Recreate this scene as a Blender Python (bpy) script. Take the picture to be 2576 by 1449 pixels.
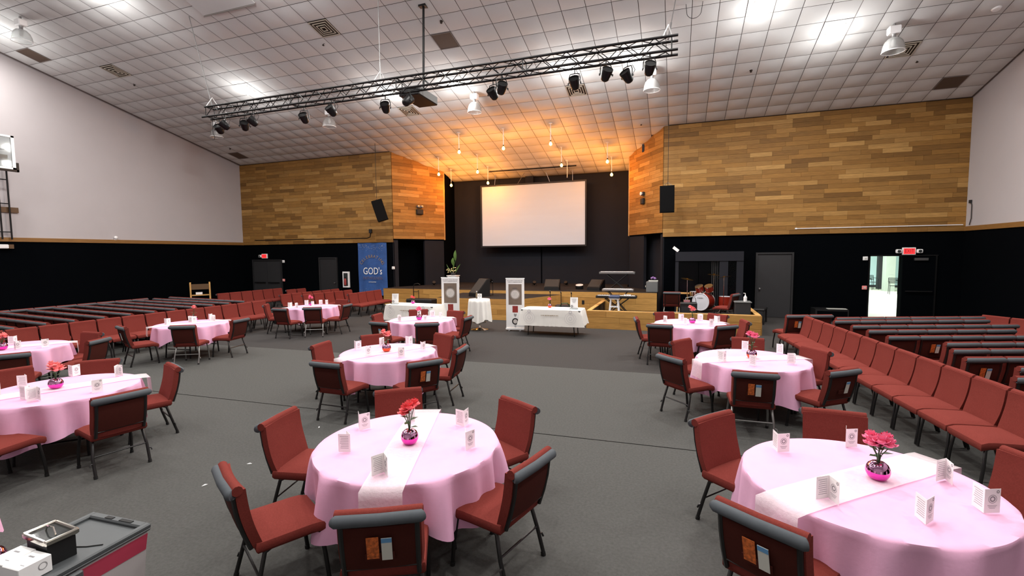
import bpy, bmesh, math, random
from mathutils import Vector, Matrix
R = math.radians
sc = bpy.context.scene
for o in list(bpy.data.objects): bpy.data.objects.remove(o)
col = sc.collection

# ---------------------------------------------------------------- camera
cam_d = bpy.data.cameras.new('camera'); cam = bpy.data.objects.new('camera', cam_d); col.objects.link(cam)
F_PX, PITCH, ROLL, YAW, CAM_H = 1185.75, R(4.17387), R(-0.55869), R(19.22443), 2.35688
cam_d.sensor_width = 36.0; cam_d.lens = F_PX / 2576 * 36.0; cam_d.clip_start = .05; cam_d.clip_end = 200
_f = Vector((-math.sin(YAW)*math.cos(PITCH), math.cos(YAW)*math.cos(PITCH), -math.sin(PITCH)))
_r = Vector((math.cos(YAW), math.sin(YAW), 0)); _u = _r.cross(_f)
_r2 = _r*math.cos(ROLL) + _u*math.sin(ROLL); _u2 = -_r*math.sin(ROLL) + _u*math.cos(ROLL)
cam.matrix_world = Matrix(((_r2.x, _u2.x, -_f.x, 0), (_r2.y, _u2.y, -_f.y, 0), (_r2.z, _u2.z, -_f.z, CAM_H), (0, 0, 0, 1)))
sc.camera = cam
# ---------------------------------------------------------------- world and exposure
w = bpy.data.worlds.new('world'); sc.world = w; w.use_nodes = True
w.node_tree.nodes['Background'].inputs[0].default_value = (.75, .85, 1, 1)
w.node_tree.nodes['Background'].inputs[1].default_value = .03
sc.view_settings.view_transform = 'Standard'; sc.view_settings.look = 'None'
sc.view_settings.exposure = 0.0; sc.view_settings.gamma = 1.0; sc.view_settings.use_curve_mapping = False
LAMP_W = 176.0        # each square ceiling lamp
PEND_W = 64.0         # each amber bulb over the stage
LOBBY_W = 330.0

# room numbers (metres)
XL, XR = -21.42, 8.57
YW = 18.8; ZB = 2.93; ZT = 7.023; SL = 0.2385
XIL, XIR = -12.318, -0.499
YB = 22.66; YREAR = -9.0
def zc(y): return ZT + SL*(YW - y)          # ceiling height

# ---------------------------------------------------------------- helpers
def lin(c):
    out = []
    for v in c[:3]:
        v = v/255.0
        out.append(v/12.92 if v <= .04045 else ((v+.055)/1.055)**2.4)
    return (out[0], out[1], out[2], 1)
MATS = {}
def M(name, rgb, rough=.6, metal=0., var=0., vscale=8., bump=0., bscale=60., emit=None, es=0., spec=None, stretch=None, rnd=None, trans=0., sheen=0., alpha=1., coat=0.):
    m = bpy.data.materials.new(name); m.use_nodes = True
    nt = m.node_tree; N = nt.nodes; L = nt.links; b = N['Principled BSDF']
    b.inputs['Base Color'].default_value = lin(rgb); b.inputs['Roughness'].default_value = rough; b.inputs['Metallic'].default_value = metal
    if spec is not None: b.inputs['Specular IOR Level'].default_value = spec
    if trans: b.inputs['Transmission Weight'].default_value = trans
    if sheen: b.inputs['Sheen Weight'].default_value = sheen; b.inputs['Sheen Roughness'].default_value = .5
    if alpha < 1: b.inputs['Alpha'].default_value = alpha
    if coat: b.inputs['Coat Weight'].default_value = coat
    tc = N.new('ShaderNodeTexCoord'); src = tc.outputs['Object']
    if stretch:
        mp = N.new('ShaderNodeMapping'); mp.inputs['Scale'].default_value = stretch; L.new(src, mp.inputs[0]); src = mp.outputs[0]
    if rnd:
        oi = N.new('ShaderNodeObjectInfo'); ad = N.new('ShaderNodeVectorMath'); ad.operation = 'ADD'
        sc_ = N.new('ShaderNodeVectorMath'); sc_.operation = 'SCALE'; sc_.inputs[0].default_value = (37, 61, 83); L.new(oi.outputs['Random'], sc_.inputs['Scale'])
        L.new(src, ad.inputs[0]); L.new(sc_.outputs[0], ad.inputs[1]); src = ad.outputs[0]
    base = None
    if rnd:
        cr = N.new('ShaderNodeValToRGB'); L.new(oi.outputs['Random'], cr.inputs[0])
        while len(cr.color_ramp.elements) < len(rnd): cr.color_ramp.elements.new(.5)
        for i, c in enumerate(rnd):
            cr.color_ramp.elements[i].position = i/(len(rnd)-1); cr.color_ramp.elements[i].color = lin(c)
        base = cr.outputs[0]
    if var:
        n = N.new('ShaderNodeTexNoise'); n.inputs['Scale'].default_value = vscale; n.inputs['Detail'].default_value = 5; n.inputs['Roughness'].default_value = .65
        L.new(src, n.inputs['Vector'])
        mr = N.new('ShaderNodeMapRange'); mr.inputs[1].default_value = .3; mr.inputs[2].default_value = .7
        mr.inputs[3].default_value = 1-var; mr.inputs[4].default_value = 1+var; L.new(n.outputs[0], mr.inputs[0])
        mx = N.new('ShaderNodeVectorMath'); mx.operation = 'SCALE'
        if base: L.new(base, mx.inputs[0])
        else: mx.inputs[0].default_value = lin(rgb)[:3]
        L.new(mr.outputs[0], mx.inputs['Scale']); base = mx.outputs[0]
    if base: L.new(base, b.inputs['Base Color'])
    if bump:
        n2 = N.new('ShaderNodeTexNoise'); n2.inputs['Scale'].default_value = bscale; n2.inputs['Detail'].default_value = 3; L.new(src, n2.inputs['Vector'])
        bp = N.new('ShaderNodeBump'); bp.inputs['Strength'].default_value = bump; bp.inputs['Distance'].default_value = .01
        L.new(n2.outputs[0], bp.inputs['Height']); L.new(bp.outputs[0], b.inputs['Normal'])
    if emit:
        b.inputs['Emission Color'].default_value = lin(emit); b.inputs['Emission Strength'].default_value = es
    MATS[name] = m
    return m

def V3(p): return Vector(p)
class MB:
    def __init__(s): s.v = []; s.f = []
    def add(s, vs, fs):
        k = len(s.v); s.v += [tuple(p) for p in vs]; s.f += [tuple(i+k for i in f) for f in fs]; return s
    def box(s, c, d, rz=0., M4=None):
        x, y, z = d[0]/2, d[1]/2, d[2]/2
        vs = [Vector(q) for q in ((-x,-y,-z),(x,-y,-z),(x,y,-z),(-x,y,-z),(-x,-y,z),(x,-y,z),(x,y,z),(-x,y,z))]
        if rz: m = Matrix.Rotation(rz, 3, 'Z'); vs = [m @ q for q in vs]
        if M4 is not None: vs = [M4 @ q for q in vs]
        vs = [q + Vector(c) for q in vs]
        return s.add(vs, [(3,2,1,0),(4,5,6,7),(0,1,5,4),(1,2,6,5),(2,3,7,6),(3,0,4,7)])
    def b2(s, a, b): # box from two corners
        return s.box([(a[i]+b[i])/2 for i in range(3)], [abs(b[i]-a[i]) for i in range(3)])
    def rbox(s, c, d, r, seg=2, M4=None, dome=0.):
        bm = bmesh.new(); bmesh.ops.create_cube(bm, size=1.0)
        for q in bm.verts: q.co = Vector((q.co.x*d[0], q.co.y*d[1], q.co.z*d[2]))
        bmesh.ops.bevel(bm, geom=list(bm.edges), offset=r, segments=seg, profile=.5, affect='EDGES')
        bm.verts.index_update()
        vs = []
        for q in bm.verts:
            p = q.co.copy()
            if M4 is not None: p = M4 @ p
            vs.append(p + Vector(c))
        fs = [[l.index for l in f.verts] for f in bm.faces]; bm.free()
        return s.add(vs, fs)
    def tube(s, pts, r, n=8, caps=True, closed=False):
        pts = [Vector(p) for p in pts]; k = len(pts); rs = r if isinstance(r, (list, tuple)) else [r]*k
        vs = []; prev = None
        for i, p in enumerate(pts):
            if closed: t = pts[(i+1) % k] - pts[i-1]
            else: t = pts[min(i+1, k-1)] - pts[max(i-1, 0)]
            t.normalize()
            if prev is None:
                a = Vector((0,0,1)) if abs(t.z) < .9 else Vector((1,0,0)); u = t.cross(a).normalized()
            else: u = (prev - t*prev.dot(t)).normalized()
            prev = u; wv = t.cross(u)
            for j in range(n):
                an = 2*math.pi*j/n; vs.append(p + u*(math.cos(an)*rs[i]) + wv*(math.sin(an)*rs[i]))
        fs = []
        for i in range(k if closed else k-1):
            i2 = (i+1) % k
            for j in range(n):
                fs.append((i*n+j, i*n+(j+1) % n, i2*n+(j+1) % n, i2*n+j))
        if caps and not closed: fs += [tuple(range(n))[::-1], tuple(range((k-1)*n, k*n))]
        return s.add(vs, fs)
    def lathe(s, prof, n=16, c=(0,0,0), M4=None):
        vs = []; fs = []
        for (r, z) in prof:
            for j in range(n):
                a = 2*math.pi*j/n; p = Vector((r*math.cos(a), r*math.sin(a), z))
                if M4 is not None: p = M4 @ p
                vs.append(p + Vector(c))
        for i in range(len(prof)-1):
            for j in range(n): fs.append((i*n+j, i*n+(j+1) % n, (i+1)*n+(j+1) % n, (i+1)*n+j))
        if prof[0][0] > 1e-4: fs.append(tuple(range(n))[::-1])
        if prof[-1][0] > 1e-4: fs.append(tuple(range((len(prof)-1)*n, len(prof)*n)))
        return s.add(vs, fs)
    def prism(s, poly, a, b, ax='z'):
        n = len(poly)
        def P(q, h): return (q[0], q[1], h) if ax == 'z' else ((q[0], h, q[1]) if ax == 'y' else (h, q[0], q[1]))
        vs = [P(q, a) for q in poly] + [P(q, b) for q in poly]
        return s.add(vs, [tuple(range(n))[::-1], tuple(range(n, 2*n))] + [(i, (i+1) % n, n+(i+1) % n, n+i) for i in range(n)])
    def quad(s, a, b, c, d): return s.add([a, b, c, d], [(0,1,2,3)])
    def disc(s, c, r, n=20, u=(1,0,0), v=(0,0,1), r0=0.):
        c = Vector(c); u = Vector(u); v = Vector(v)
        vs = [c + u*(r*math.cos(2*math.pi*i/n)) + v*(r*math.sin(2*math.pi*i/n)) for i in range(n)]
        if r0:
            vs += [c + u*(r0*math.cos(2*math.pi*i/n)) + v*(r0*math.sin(2*math.pi*i/n)) for i in range(n)]
            return s.add(vs, [(i, (i+1) % n, n+(i+1) % n, n+i) for i in range(n)])
        return s.add(vs, [tuple(range(n))])
    def mesh(s, name, smooth=False, angle=None):
        me = bpy.data.meshes.new(name); me.from_pydata(s.v, [], s.f); me.validate()
        bm = bmesh.new(); bm.from_mesh(me); bmesh.ops.recalc_face_normals(bm, faces=bm.faces); bm.to_mesh(me); bm.free()
        if smooth:
            for p in me.polygons: p.use_smooth = True
            if angle is not None and hasattr(me, 'set_sharp_from_angle'): me.set_sharp_from_angle(angle=R(angle))
        return me
    def build(s, name, mat, parent=None, smooth=False, angle=40):
        return obj(name, s.mesh(name, smooth, angle), mat, parent)
def obj(name, me, mat=None, parent=None):
    o = bpy.data.objects.new(name, me); col.objects.link(o)
    if mat is not None and len(me.materials) == 0: me.materials.append(MATS[mat] if isinstance(mat, str) else mat)
    if parent: o.parent = parent
    return o
USED = {}
def tag(o, label, cat, group=None, kind=None):
    if label in USED and not group:
        USED[label] += 1
    USED.setdefault(label, 1)
    o['label'] = label; o['category'] = cat
    if group: o['group'] = group
    if kind: o['kind'] = kind
    return o
def thing(name, label, cat, loc=(0,0,0), rz=0., group=None):
    o = bpy.data.objects.new(name, None); col.objects.link(o); o.empty_display_size = .1
    o.location = loc; o.rotation_euler = (0, 0, rz)
    return tag(o, label, cat, group)
def struct(o, label=None):
    o['kind'] = 'structure'
    if label: o['label'] = label
    return o
def copy_tree(o, parent=None):
    c = o.copy(); col.objects.link(c); c.parent = parent
    for ch in o.children: copy_tree(ch, c)
    return c
def dup(root, loc, rz, label, group=None):
    r = copy_tree(root); r.location = loc; r.rotation_euler = (0, 0, rz)
    if 'group' in r and not group: del r['group']
    return tag(r, label, root['category'], group)
def text_mesh(txt, size, name='lettering', align='CENTER', extrude=0.):
    cu = bpy.data.curves.new(name, 'FONT'); cu.body = txt; cu.size = size; cu.align_x = align; cu.align_y = 'CENTER'; cu.extrude = extrude; cu.resolution_u = 3
    t = bpy.data.objects.new(name, cu); col.objects.link(t)
    me = bpy.data.meshes.new_from_object(t.evaluated_get(bpy.context.evaluated_depsgraph_get()))
    bpy.data.objects.remove(t); bpy.data.curves.remove(cu); me.name = name
    return me
def lettering(txt, size, mat, parent, loc, rot=(R(90), 0, 0), sx=1., name='lettering'):
    o = obj(name, text_mesh(txt, size), mat, parent); o.location = loc; o.rotation_euler = rot; o.scale = (sx, 1, 1)
    return o
def scribble(parent, mat, c, w_, h_, seed=1):
    # an unreadable line of small print: uneven dashes facing -Y
    rg = random.Random(seed); mb = MB(); x = c[0]-w_/2
    while x < c[0]+w_/2-.002:
        d_ = min(rg.uniform(.4, 1.6)*h_, c[0]+w_/2-x); z0 = c[2]-h_*rg.uniform(.35, .5); z1 = c[2]+h_*rg.uniform(.3, .5)
        mb.quad((x, c[1], z0), (x+d_, c[1], z0), (x+d_, c[1], z1), (x, c[1], z1)); x += d_ + h_*rg.uniform(.25, .6)
    return mb.build('small_print', mat, parent)
def point_lamp(name, parent, loc, W, color, radius):
    l = bpy.data.lights.new(name, 'POINT'); l.energy = W; l.color = color; l.shadow_soft_size = radius
    o = bpy.data.objects.new(name, l); col.objects.link(o); o.location = loc; o.parent = parent
    return o
rng = random.Random(7)

# ---------------------------------------------------------------- materials
M('carpet', (84,84,82), .95, var=.16, vscale=38., bump=.6, bscale=220., spec=.08)
M('carpet_warm', (67,65,64), .95, var=.14, vscale=38., bump=.6, bscale=220., spec=.08)
M('seam', (26,25,24), .9)
M('stage_carpet', (46,42,40), .95, var=.1, bump=.4, bscale=200., spec=.1)
M('plaster', (188,183,185), .85, var=.015, vscale=1.2, spec=.2)
M('black_wall', (3,5,8), .9, spec=.04)
M('charcoal', (34,35,41), .85, spec=.2, var=.04, vscale=2)
M('tile', (216,217,216), .9, var=.02, vscale=2, spec=.1)
M('ceiling_grid', (128,120,116), .9)
M('plank', (150,110,60), .6, var=.22, vscale=3., stretch=(1.2, 9, 14), bump=.25, bscale=9.,
  rnd=[(116,81,37),(166,122,62),(140,100,48),(184,142,82),(134,96,46),(156,113,56),(118,84,40),(172,128,68)], spec=.3)
M('stage_wood', (172,128,66), .55, var=.2, vscale=2.6, stretch=(1.0, 8, 11), bump=.2, bscale=8., rnd=[(160,116,58),(184,140,76),(170,126,66)], spec=.3)
M('trim_wood', (138,98,48), .6, var=.15, vscale=4, stretch=(1, 1, 8))
M('backing', (60,42,24), .8)
M('door_grey', (44,44,46), .6)
M('door_dark', (32,32,34), .6)
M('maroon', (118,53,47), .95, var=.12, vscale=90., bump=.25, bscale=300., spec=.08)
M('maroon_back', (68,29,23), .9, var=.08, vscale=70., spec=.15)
M('roll_grey', (78,83,88), .75, var=.06, vscale=30., spec=.25)
M('chair_black', (20,19,19), .4, spec=.5)
M('chair_silver', (150,150,148), .35, .9)
M('rubber', (12,12,12), .7)
M('pink_cloth', (231,176,208), .75, var=.03, vscale=5., bump=.08, bscale=40., spec=.3)
M('runner', (250,238,243), .8, alpha=.5, var=.06, vscale=40., bump=.5, bscale=45.)
M('white_cloth', (244,242,236), .8, var=.02, vscale=4)
M('white', (246,246,246), .5)
M('card', (250,249,247), .6)
M('emblem', (206,203,208), .8); M('ink', (96,94,96), .7); M('ink_light', (150,148,150), .7); M('ink_dark', (44,40,44), .7)
M('vase_pink', (236,74,190), .16, .75); M('vase_orange', (240,96,60), .16, .75); M('vase_chrome', (205,150,190), .08, 1.)
M('petal_coral', (242,104,108), .6, var=.1, vscale=30); M('petal_pink', (247,128,164), .6, var=.1, vscale=30); M('petal_salmon', (250,150,148), .6, var=.1, vscale=30)
M('leaf', (48,82,38), .5, var=.2, vscale=20); M('leaf_light', (92,124,62), .5, var=.2, vscale=12)
M('black_metal', (15,15,16), .45, .3); M('black_plastic', (18,18,19), .5); M('grille', (46,42,38), .8, bump=.4, bscale=300.)
M('speaker_black', (7,7,8), .85, spec=.15); M('chrome', (210,205,196), .12, 1.); M('steel', (160,160,160), .35, .9)
M('screen', (202,214,228), .75, var=.03, vscale=.6, stretch=(.3, 1, 3), spec=.2)
M('brown_panel', (92,74,62), .8); M('vent_white', (196,186,170), .5); M('vent_dark', (48,38,30), .8)
M('lamp_glow', (255,255,255), .4, emit=(255,252,244), es=9.)
M('amber_glow', (255,200,110), .3, emit=(255,190,84), es=16.)
M('red_glow', (230,40,40), .4, emit=(255,44,48), es=1.5)
M('dome_glass', (236,238,238), .22, trans=.85, spec=.6)
M('clear', (30,33,35), .12, alpha=.07); M('clear_grey', (206,216,216), .06, trans=.95)
M('banner_blue', (46,84,146), .7, var=.28, vscale=2.2)
M('gold', (150,128,96), .6); M('gold_dim', (110,96,104), .6)
M('poster_brown', (124,108,96), .7, var=.12, vscale=4); M('poster_pale', (214,208,204), .7, var=.1, vscale=30)
M('photo_red', (150,50,46), .6, var=.6, vscale=40); M('photo_orange', (190,96,40), .6, var=.7, vscale=45); M('card_blue', (96,150,196), .6); M('card_white', (206,208,200), .6)
M('lobby_wall', (214,238,240), .8); M('lobby_floor', (226,220,196), .6, var=.06, vscale=2); M('column', (176,182,170), .7)
M('drum_red', (128,34,20), .25, coat=.6); M('drum_head', (206,208,216), .5)
M('cymbal', (176,140,70), .25, 1.)
M('tote_grey', (70,74,76), .5, var=.05, vscale=10); M('tote_clear', (186,180,180), .3, alpha=1.); M('tote_red', (176,58,82), .5)
M('grey_box', (104,106,106), .8); M('cushion_blue', (68,78,104), .9)
M('wood_light', (206,160,96), .5, var=.15, vscale=6); M('wood_dark', (96,70,44), .6)
M('purple', (150,116,180), .7); M('pale_flower', (220,214,160), .7)
# ================================================================ STRUCTURE
# floor: three carpet widths with dark seams between them
fl = struct(MB().b2((XL-.2, YREAR-.2, -.3), (XR+.2, YB+.3, -.012)).build('floor', 'seam'))
def carpet(p, mat): 
    return MB().prism(p, -.012, 0.).build('carpet_width', mat, fl)
S1 = lambda x: 9.224 + (x+10.524)*(9.441-9.224)/(10.4)      # seam beside the stage-side carpet
S2 = lambda x: 5.63 + (x+8.156)*(5.852-5.63)/8.45
g = .012
carpet([(XL, YREAR), (XR, YREAR), (XR, S2(XR)-g), (XL, S2(XL)-g)], 'carpet')
carpet([(XL, S2(XL)+g), (XR, S2(XR)+g), (XR, S1(XR)-.004), (XL, S1(XL)-.004)], 'carpet')
carpet([(XL, S1(XL)+.004), (XR, S1(XR)+.004), (XR, YW+.1), (XL, YW+.1)], 'carpet_warm')

# side walls: black below, white plaster above, wood rail between
YR0 = -1.0                                                   # ridge
def side_wall(x, name, s):
    poly = [(YREAR, ZB), (YW+.05, ZB), (YW+.05, zc(YW)+.1), (YR0, zc(YR0)+.1), (YREAR, zc(YR0)+.1-SL*(YR0-YREAR))]
    wl = struct(MB().prism(poly, x, x+s*.25, 'x').build(name, 'plaster'))
    MB().b2((x, YREAR, 0), (x+s*.25, YW+.05, ZB)).build('lower_panel', 'black_wall', wl)
    return wl
wl = side_wall(XL, 'wall_left', -1); wr = side_wall(XR, 'wall_right', 1)
struct(MB().b2((XL, YREAR, ZB), (XL+.04, YW-.03, ZB+.14)).build('trim_1', 'trim_wood'))
struct(MB().b2((XR-.04, YREAR, ZB), (XR, YW-.03, ZB+.14)).build('trim_2', 'trim_wood'))
wb = struct(MB().b2((XL-.2, YREAR-.25, 0), (XR+.2, YREAR, 10)).build('wall_rear', 'plaster'))

# front walls with planks above
PLK = {}
def plank_mesh(Lq, h, mat, key):
    k = (key, round(Lq, 2), round(h, 3))
    if k not in PLK:
        m = MB().box((Lq/2, 0, h/2), (Lq-.004, .022, h-.005)).mesh(key); m.materials.append(MATS[mat]); PLK[k] = m
    return PLK[k]
def plank_field(parent, p0, p1, z0, ztop, h, lmin, lmax, mat, nrm, seed, name='plank'):
    # boards on the vertical plane from p0 to p1; nrm = sign of the side that faces the hall
    rg = random.Random(seed); p0 = Vector((p0[0], p0[1], 0)); p1 = Vector((p1[0], p1[1], 0)); d = (p1-p0); T = d.length; d.normalize()
    ang = math.atan2(d.y, d.x); n = Vector((-d.y, d.x, 0))*nrm
    z = z0; row = 0
    while True:
        zt = z+h
        if z > max(ztop(p0.y), ztop(p1.y))-.02: break
        s = 0.; first = True
        while s < T-.01:
            Lq = round(rg.uniform(lmin, lmax), 1)
            if first: Lq = round(rg.uniform(lmin*.4, lmax), 1); first = False
            if T-s-Lq < lmin*.35: Lq = T-s
            Lq = max(Lq, .1)
            q = p0 + d*s; qe = p0 + d*(s+Lq)
            top = max(ztop(q.y), ztop(qe.y))+.015
            hh = h
            if zt > top: hh = max(0, top-z)
            if hh > .03:
                o = obj(name, plank_mesh(Lq, hh, mat, name), None, parent)
                o.location = q + n*(.012 + rg.choice((0, .003, .006))) + Vector((0, 0, z)); o.rotation_euler = (0, 0, ang)
            s += Lq
        z += h; row += 1
top_c = lambda y: zc(y) - .01
H27 = (ZT-ZB)/27
wfl = struct(MB().b2((XL-.2, YW+.02, ZB), (XIL, YW+.3, ZT+.1)).build('wall_front_left', 'backing'))
plank_field(wfl, (XL, YW), (XIL, YW), ZB, top_c, H27, .5, 1.3, 'plank', -1, 11)
MB().b2((XL-.2, YW+.03, 0), (XIL, YW+.3, ZB)).build('lower_panel', 'black_wall', wfl)
wfr = struct(MB().b2((XIR, YW+.02, ZB), (XR+.2, YW+.3, ZT+.1)).build('wall_front_right', 'backing'))
plank_field(wfr, (XIR, YW), (XR, YW), ZB, top_c, H27, .5, 1.3, 'plank', -1, 12)
DX0, DX1, DH = 6.113, 7.006, 2.15                              # the open doorway
lp = MB().b2((XIR, YW+.03, 0), (DX0, YW+.3, ZB)).b2((DX1, YW+.03, 0), (XR+.2, YW+.3, ZB)).b2((DX0, YW+.03, DH), (DX1, YW+.3, ZB))
lp.build('lower_panel', 'black_wall', wfr)
# angled wooden wings beside the stage
LA, LB_ = (XIL, YW), (-10.97, 21.25); RA, RB_ = (XIR, YW), (-1.94, 21.08)
def wing(name, a, b, nrm, seed, back):
    A = Vector((a[0], a[1], 0)); B = Vector((b[0], b[1], 0)); d = (B-A).normalized(); n = Vector((-d.y, d.x, 0))*nrm
    mb = MB(); off = -n*.15
    pts = [A-n*.012, B-n*.012, B+off, A+off]
    vs = [(p.x, p.y, 3.09) for p in pts] + [(p.x, p.y, zc(p.y)+.05) for p in pts]
    mb.add(vs, [(3,2,1,0),(4,5,6,7),(0,1,5,4),(1,2,6,5),(2,3,7,6),(3,0,4,7)])
    wg = struct(mb.build(name, 'backing'))
    plank_field(wg, a, b, 3.09, top_c, H27, .5, 1.3, 'plank', nrm, seed)
    e = B+n*.02; MB().b2((e.x-.03, e.y-.01, 3.07), (e.x+.03, e.y+.05, zc(e.y))).build('edge_strip', 'wood_light', wg)
    ro = MB(); q_ = [A, B, B+n*-1.1, A+n*-1.1]; ro.add([(v.x, v.y, 3.05) for v in q_]+[(v.x, v.y, 3.085) for v in q_], [(3,2,1,0),(4,5,6,7),(0,1,5,4),(1,2,6,5),(2,3,7,6),(3,0,4,7)]); ro.build('soffit', 'black_wall', wg)
    return wg, A, B, d, n
wgl, A, B, d, n = wing('wall_stage_wing_left', LA, LB_, -1, 21, 0)
# below the left wing: a jamb, a dark recess and a pier
T_ = (B-A).length; P = lambda s, o=0.: A + d*s - n*o
def vslab(mb, p, q, t, z0, z1, nn):
    p2 = p - nn*t; q2 = q - nn*t
    vs = [(v.x, v.y, z0) for v in (p, q, q2, p2)] + [(v.x, v.y, z1) for v in (p, q, q2, p2)]
    mb.add(vs, [(3,2,1,0),(4,5,6,7),(0,1,5,4),(1,2,6,5),(2,3,7,6),(3,0,4,7)])
mb = MB(); vslab(mb, P(0, .03), P(.25, .03), .12, 0, 3.085, n); vslab(mb, P(T_*.6, .03), P(T_, .03), .12, 0, 3.085, n); mb.build('pier', 'charcoal', wgl)
mb = MB(); vslab(mb, P(-.3, .9), P(T_+.6, .9), .1, 0, 3.1, n); mb.build('recess_wall', 'black_wall', wgl)
wgr, A2, B2, d2, n2 = wing('wall_stage_wing_right', RA, RB_, 1, 22, 0)
P2 = lambda s, o=0.: A2 + d2*s - n2*o; T2_ = (B2-A2).length
mb = MB(); vslab(mb, P2(0, .03), P2(.2, .03), .12, 0, 3.085, n2); vslab(mb, P2(T2_*.55, .03), P2(T2_, .03), .12, 0, 3.085, n2); mb.build('pier', 'charcoal', wgr)
mb = MB(); vslab(mb, P2(0, .45), P2(T2_+.3, .45), .1, 0, 3.1, n2); mb.build('recess_wall', 'charcoal', wgr)
# black alcove behind the stage
WL = (A.copy(), d.copy(), n.copy()); WR = (A2.copy(), d2.copy(), n2.copy())
mb = MB(); mb.b2((-11.35, YB, .0), (-1.75, YB+.2, zc(YB)+.1)); wsb = struct(mb.build('wall_stage_back', 'charcoal'))
MB().b2((-6.36, YB-.012, .87), (-6.30, YB, 2.75)).build('joint_strip', 'black_wall', wsb)
mb = MB(); mb.prism([(-10.97, 21.25), (-11.05, YB), (-11.3, YB), (-11.2, 21.3)], 0, zc(21.25)+.1); struct(mb.build('wall_stage_left', 'black_wall'))
mb = MB(); mb.prism([(-1.94, 21.08), (-1.7, 21.15), (-1.8, YB), (-2.1, YB)], 0, zc(21.0)+.1); struct(mb.build('wall_stage_right', 'charcoal'))

# ---------------------------------------------------------------- ceiling of sagging quilted tiles
TX, TY, TX0, TY0 = .633, .639, 1.545, 11.06
cz = MB()
def cslab(x0, x1, y0, y1):
    vs = []
    for dz in (.02, .2):
        for (x, y) in ((x0, y0), (x1, y0), (x1, y1), (x0, y1)): vs.append((x, y, zc(y)+dz))
    cz.add(vs, [(0,1,2,3),(7,6,5,4),(0,4,5,1),(1,5,6,2),(2,6,7,3),(3,7,4,0)])
cslab(XL-.2, XR+.2, YR0, YW+.02); cslab(XIL-.6, XIR+.6, YW+.02, YB+.2)
ce = struct(cz.build('ceiling', 'ceiling_grid'))
mb = MB(); z1 = zc(YR0)
mb.add([(XL-.2, YR0, z1+.02), (XR+.2, YR0, z1+.02), (XR+.2, YREAR-.2, z1-SL*8.2), (XL-.2, YREAR-.2, z1-SL*8.2)], [(0,1,2,3)])
mb.build('rear_slope', 'tile', ce)
SA = math.atan(SL); LY = TY/math.cos(SA)
def tile_grid(sag, seed, nx=5):
    rg = random.Random(seed); vs = []; fs = []
    hx, hy = TX/2-.007, LY/2-.007; ax, ay = rg.uniform(-.35, .35), rg.uniform(-.35, .35)
    for j in range(nx):
        for i in range(nx):
            u = -1+2*i/(nx-1); v = -1+2*j/(nx-1)
            uu = u + ax*(1-u*u)*.5; vv = v + ay*(1-v*v)*.5
            z = -sag*(1-uu*uu)**.75*(1-vv*vv)**.75 if abs(u) < 1 and abs(v) < 1 else 0.
            z -= .006 if (abs(u) == 1 or abs(v) == 1) else .012
            vs.append((u*hx, v*hy, z + (rg.uniform(-.003, .003) if abs(u) < 1 and abs(v) < 1 else 0)))
    for j in range(nx-1):
        for i in range(nx-1):
            a = j*nx+i; fs.append((a, a+nx, a+nx+1, a+1))
    return vs, fs
TV = [tile_grid(.016+.005*k, 100+k) for k in range(6)]
TM = []
for k, (vs, fs) in enumerate(TV):
    m = bpy.data.meshes.new('tile'); m.from_pydata(vs, [], fs); m.materials.append(MATS['tile'])
    for p in m.polygons: p.use_smooth = True
    TM.append(m)
def cell(x, y): return (math.floor((x-TX0)/TX), math.floor((y-TY0)/TY))
def ccen(c): return (TX0+TX*(c[0]+.5), TY0+TY*(c[1]+.5))
LAMPS = [(-14.6,13.26),(-9.67,14.6),(-7.1,14.6),(-3.24,14.55),(-1.36,14.6),(3.81,14.5),(1.9,13.28),(-14.65,8.98),(-19.43,8.9),
         (-9.6,9.0),(-4.2,9.0),(.6,9.0),(5.4,9.0),(-16.5,4.2),(-10.8,4.2),(-5.0,4.2),(.4,4.2),(5.2,4.2),(-8.,-.2),(-1.,-.2),(-14.,.2),(4.5,.2),(-4.5,2.2)]  # the last few are added to fill surfaces facing the camera
DIFFUS = [(-9.57,11.36),(-9.59,15.81),(-3.23,15.80),(5.71,15.75),(-18.49,11.36)]
BLANKS = [(-6.36,12.59),(-20.4,10.1),(-20.5,17.76),(7.56,17.75)]
SKIP = {cell(*p) for p in LAMPS + DIFFUS + BLANKS}
cells = []
i0, i1 = cell(XL, 0)[0], cell(XR, 0)[0]; j0, j1 = cell(0, 7.3)[1], cell(0, YB)[1]
wm = cam.matrix_world.inverted()
for j in range(j0, j1+1):
    for i in range(i0, i1+1):
        if (i, j) in SKIP: continue
        x, y = ccen((i, j))
        if x-TX/2 < XL-.35 or x+TX/2 > XR+.35: continue
        if y > YW and not (XIL-.2 < x < XIR+.2): continue
        if y > YB-.1: continue
        if y > YW+.1:       # inside the stage recess: stay between the wings
            f_ = min(1, (y-YW)/2.4)
            if x < XIL+1.35*f_-.35 or x > XIR-1.44*f_+.35: continue
        q = wm @ Vector((x, y, zc(y))); vis = 0
        if q.z < -.5:
            u = F_PX*q.x/-q.z; v = F_PX*q.y/-q.z
            if abs(u) < 1330 and abs(v) < 760: vis = 1/(-q.z)**3
        cells.append((vis, i, j, x, y))
cells.sort(reverse=True)
rest = MB()
RX = Matrix.Rotation(-SA, 3, 'X')
for n_, (vis, i, j, x, y) in enumerate(cells):
    k = (i*7 + j*13 + i*j) % 6
    if n_ < 300:
        o = obj('tile', TM[k], None, ce); o.location = (x, y, zc(y)); o.rotation_euler = (-SA, 0, 0)
    else:
        rest.add([RX @ Vector(p) + Vector((x, y, zc(y))) for p in TV[k][0]], TV[k][1])
me = bpy.data.meshes.new('tile_field'); me.from_pydata(rest.v, [], rest.f)
for p in me.polygons: p.use_smooth = True
o = obj('tile_field', me, 'tile', ce); o['kind'] = 'stuff'

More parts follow.
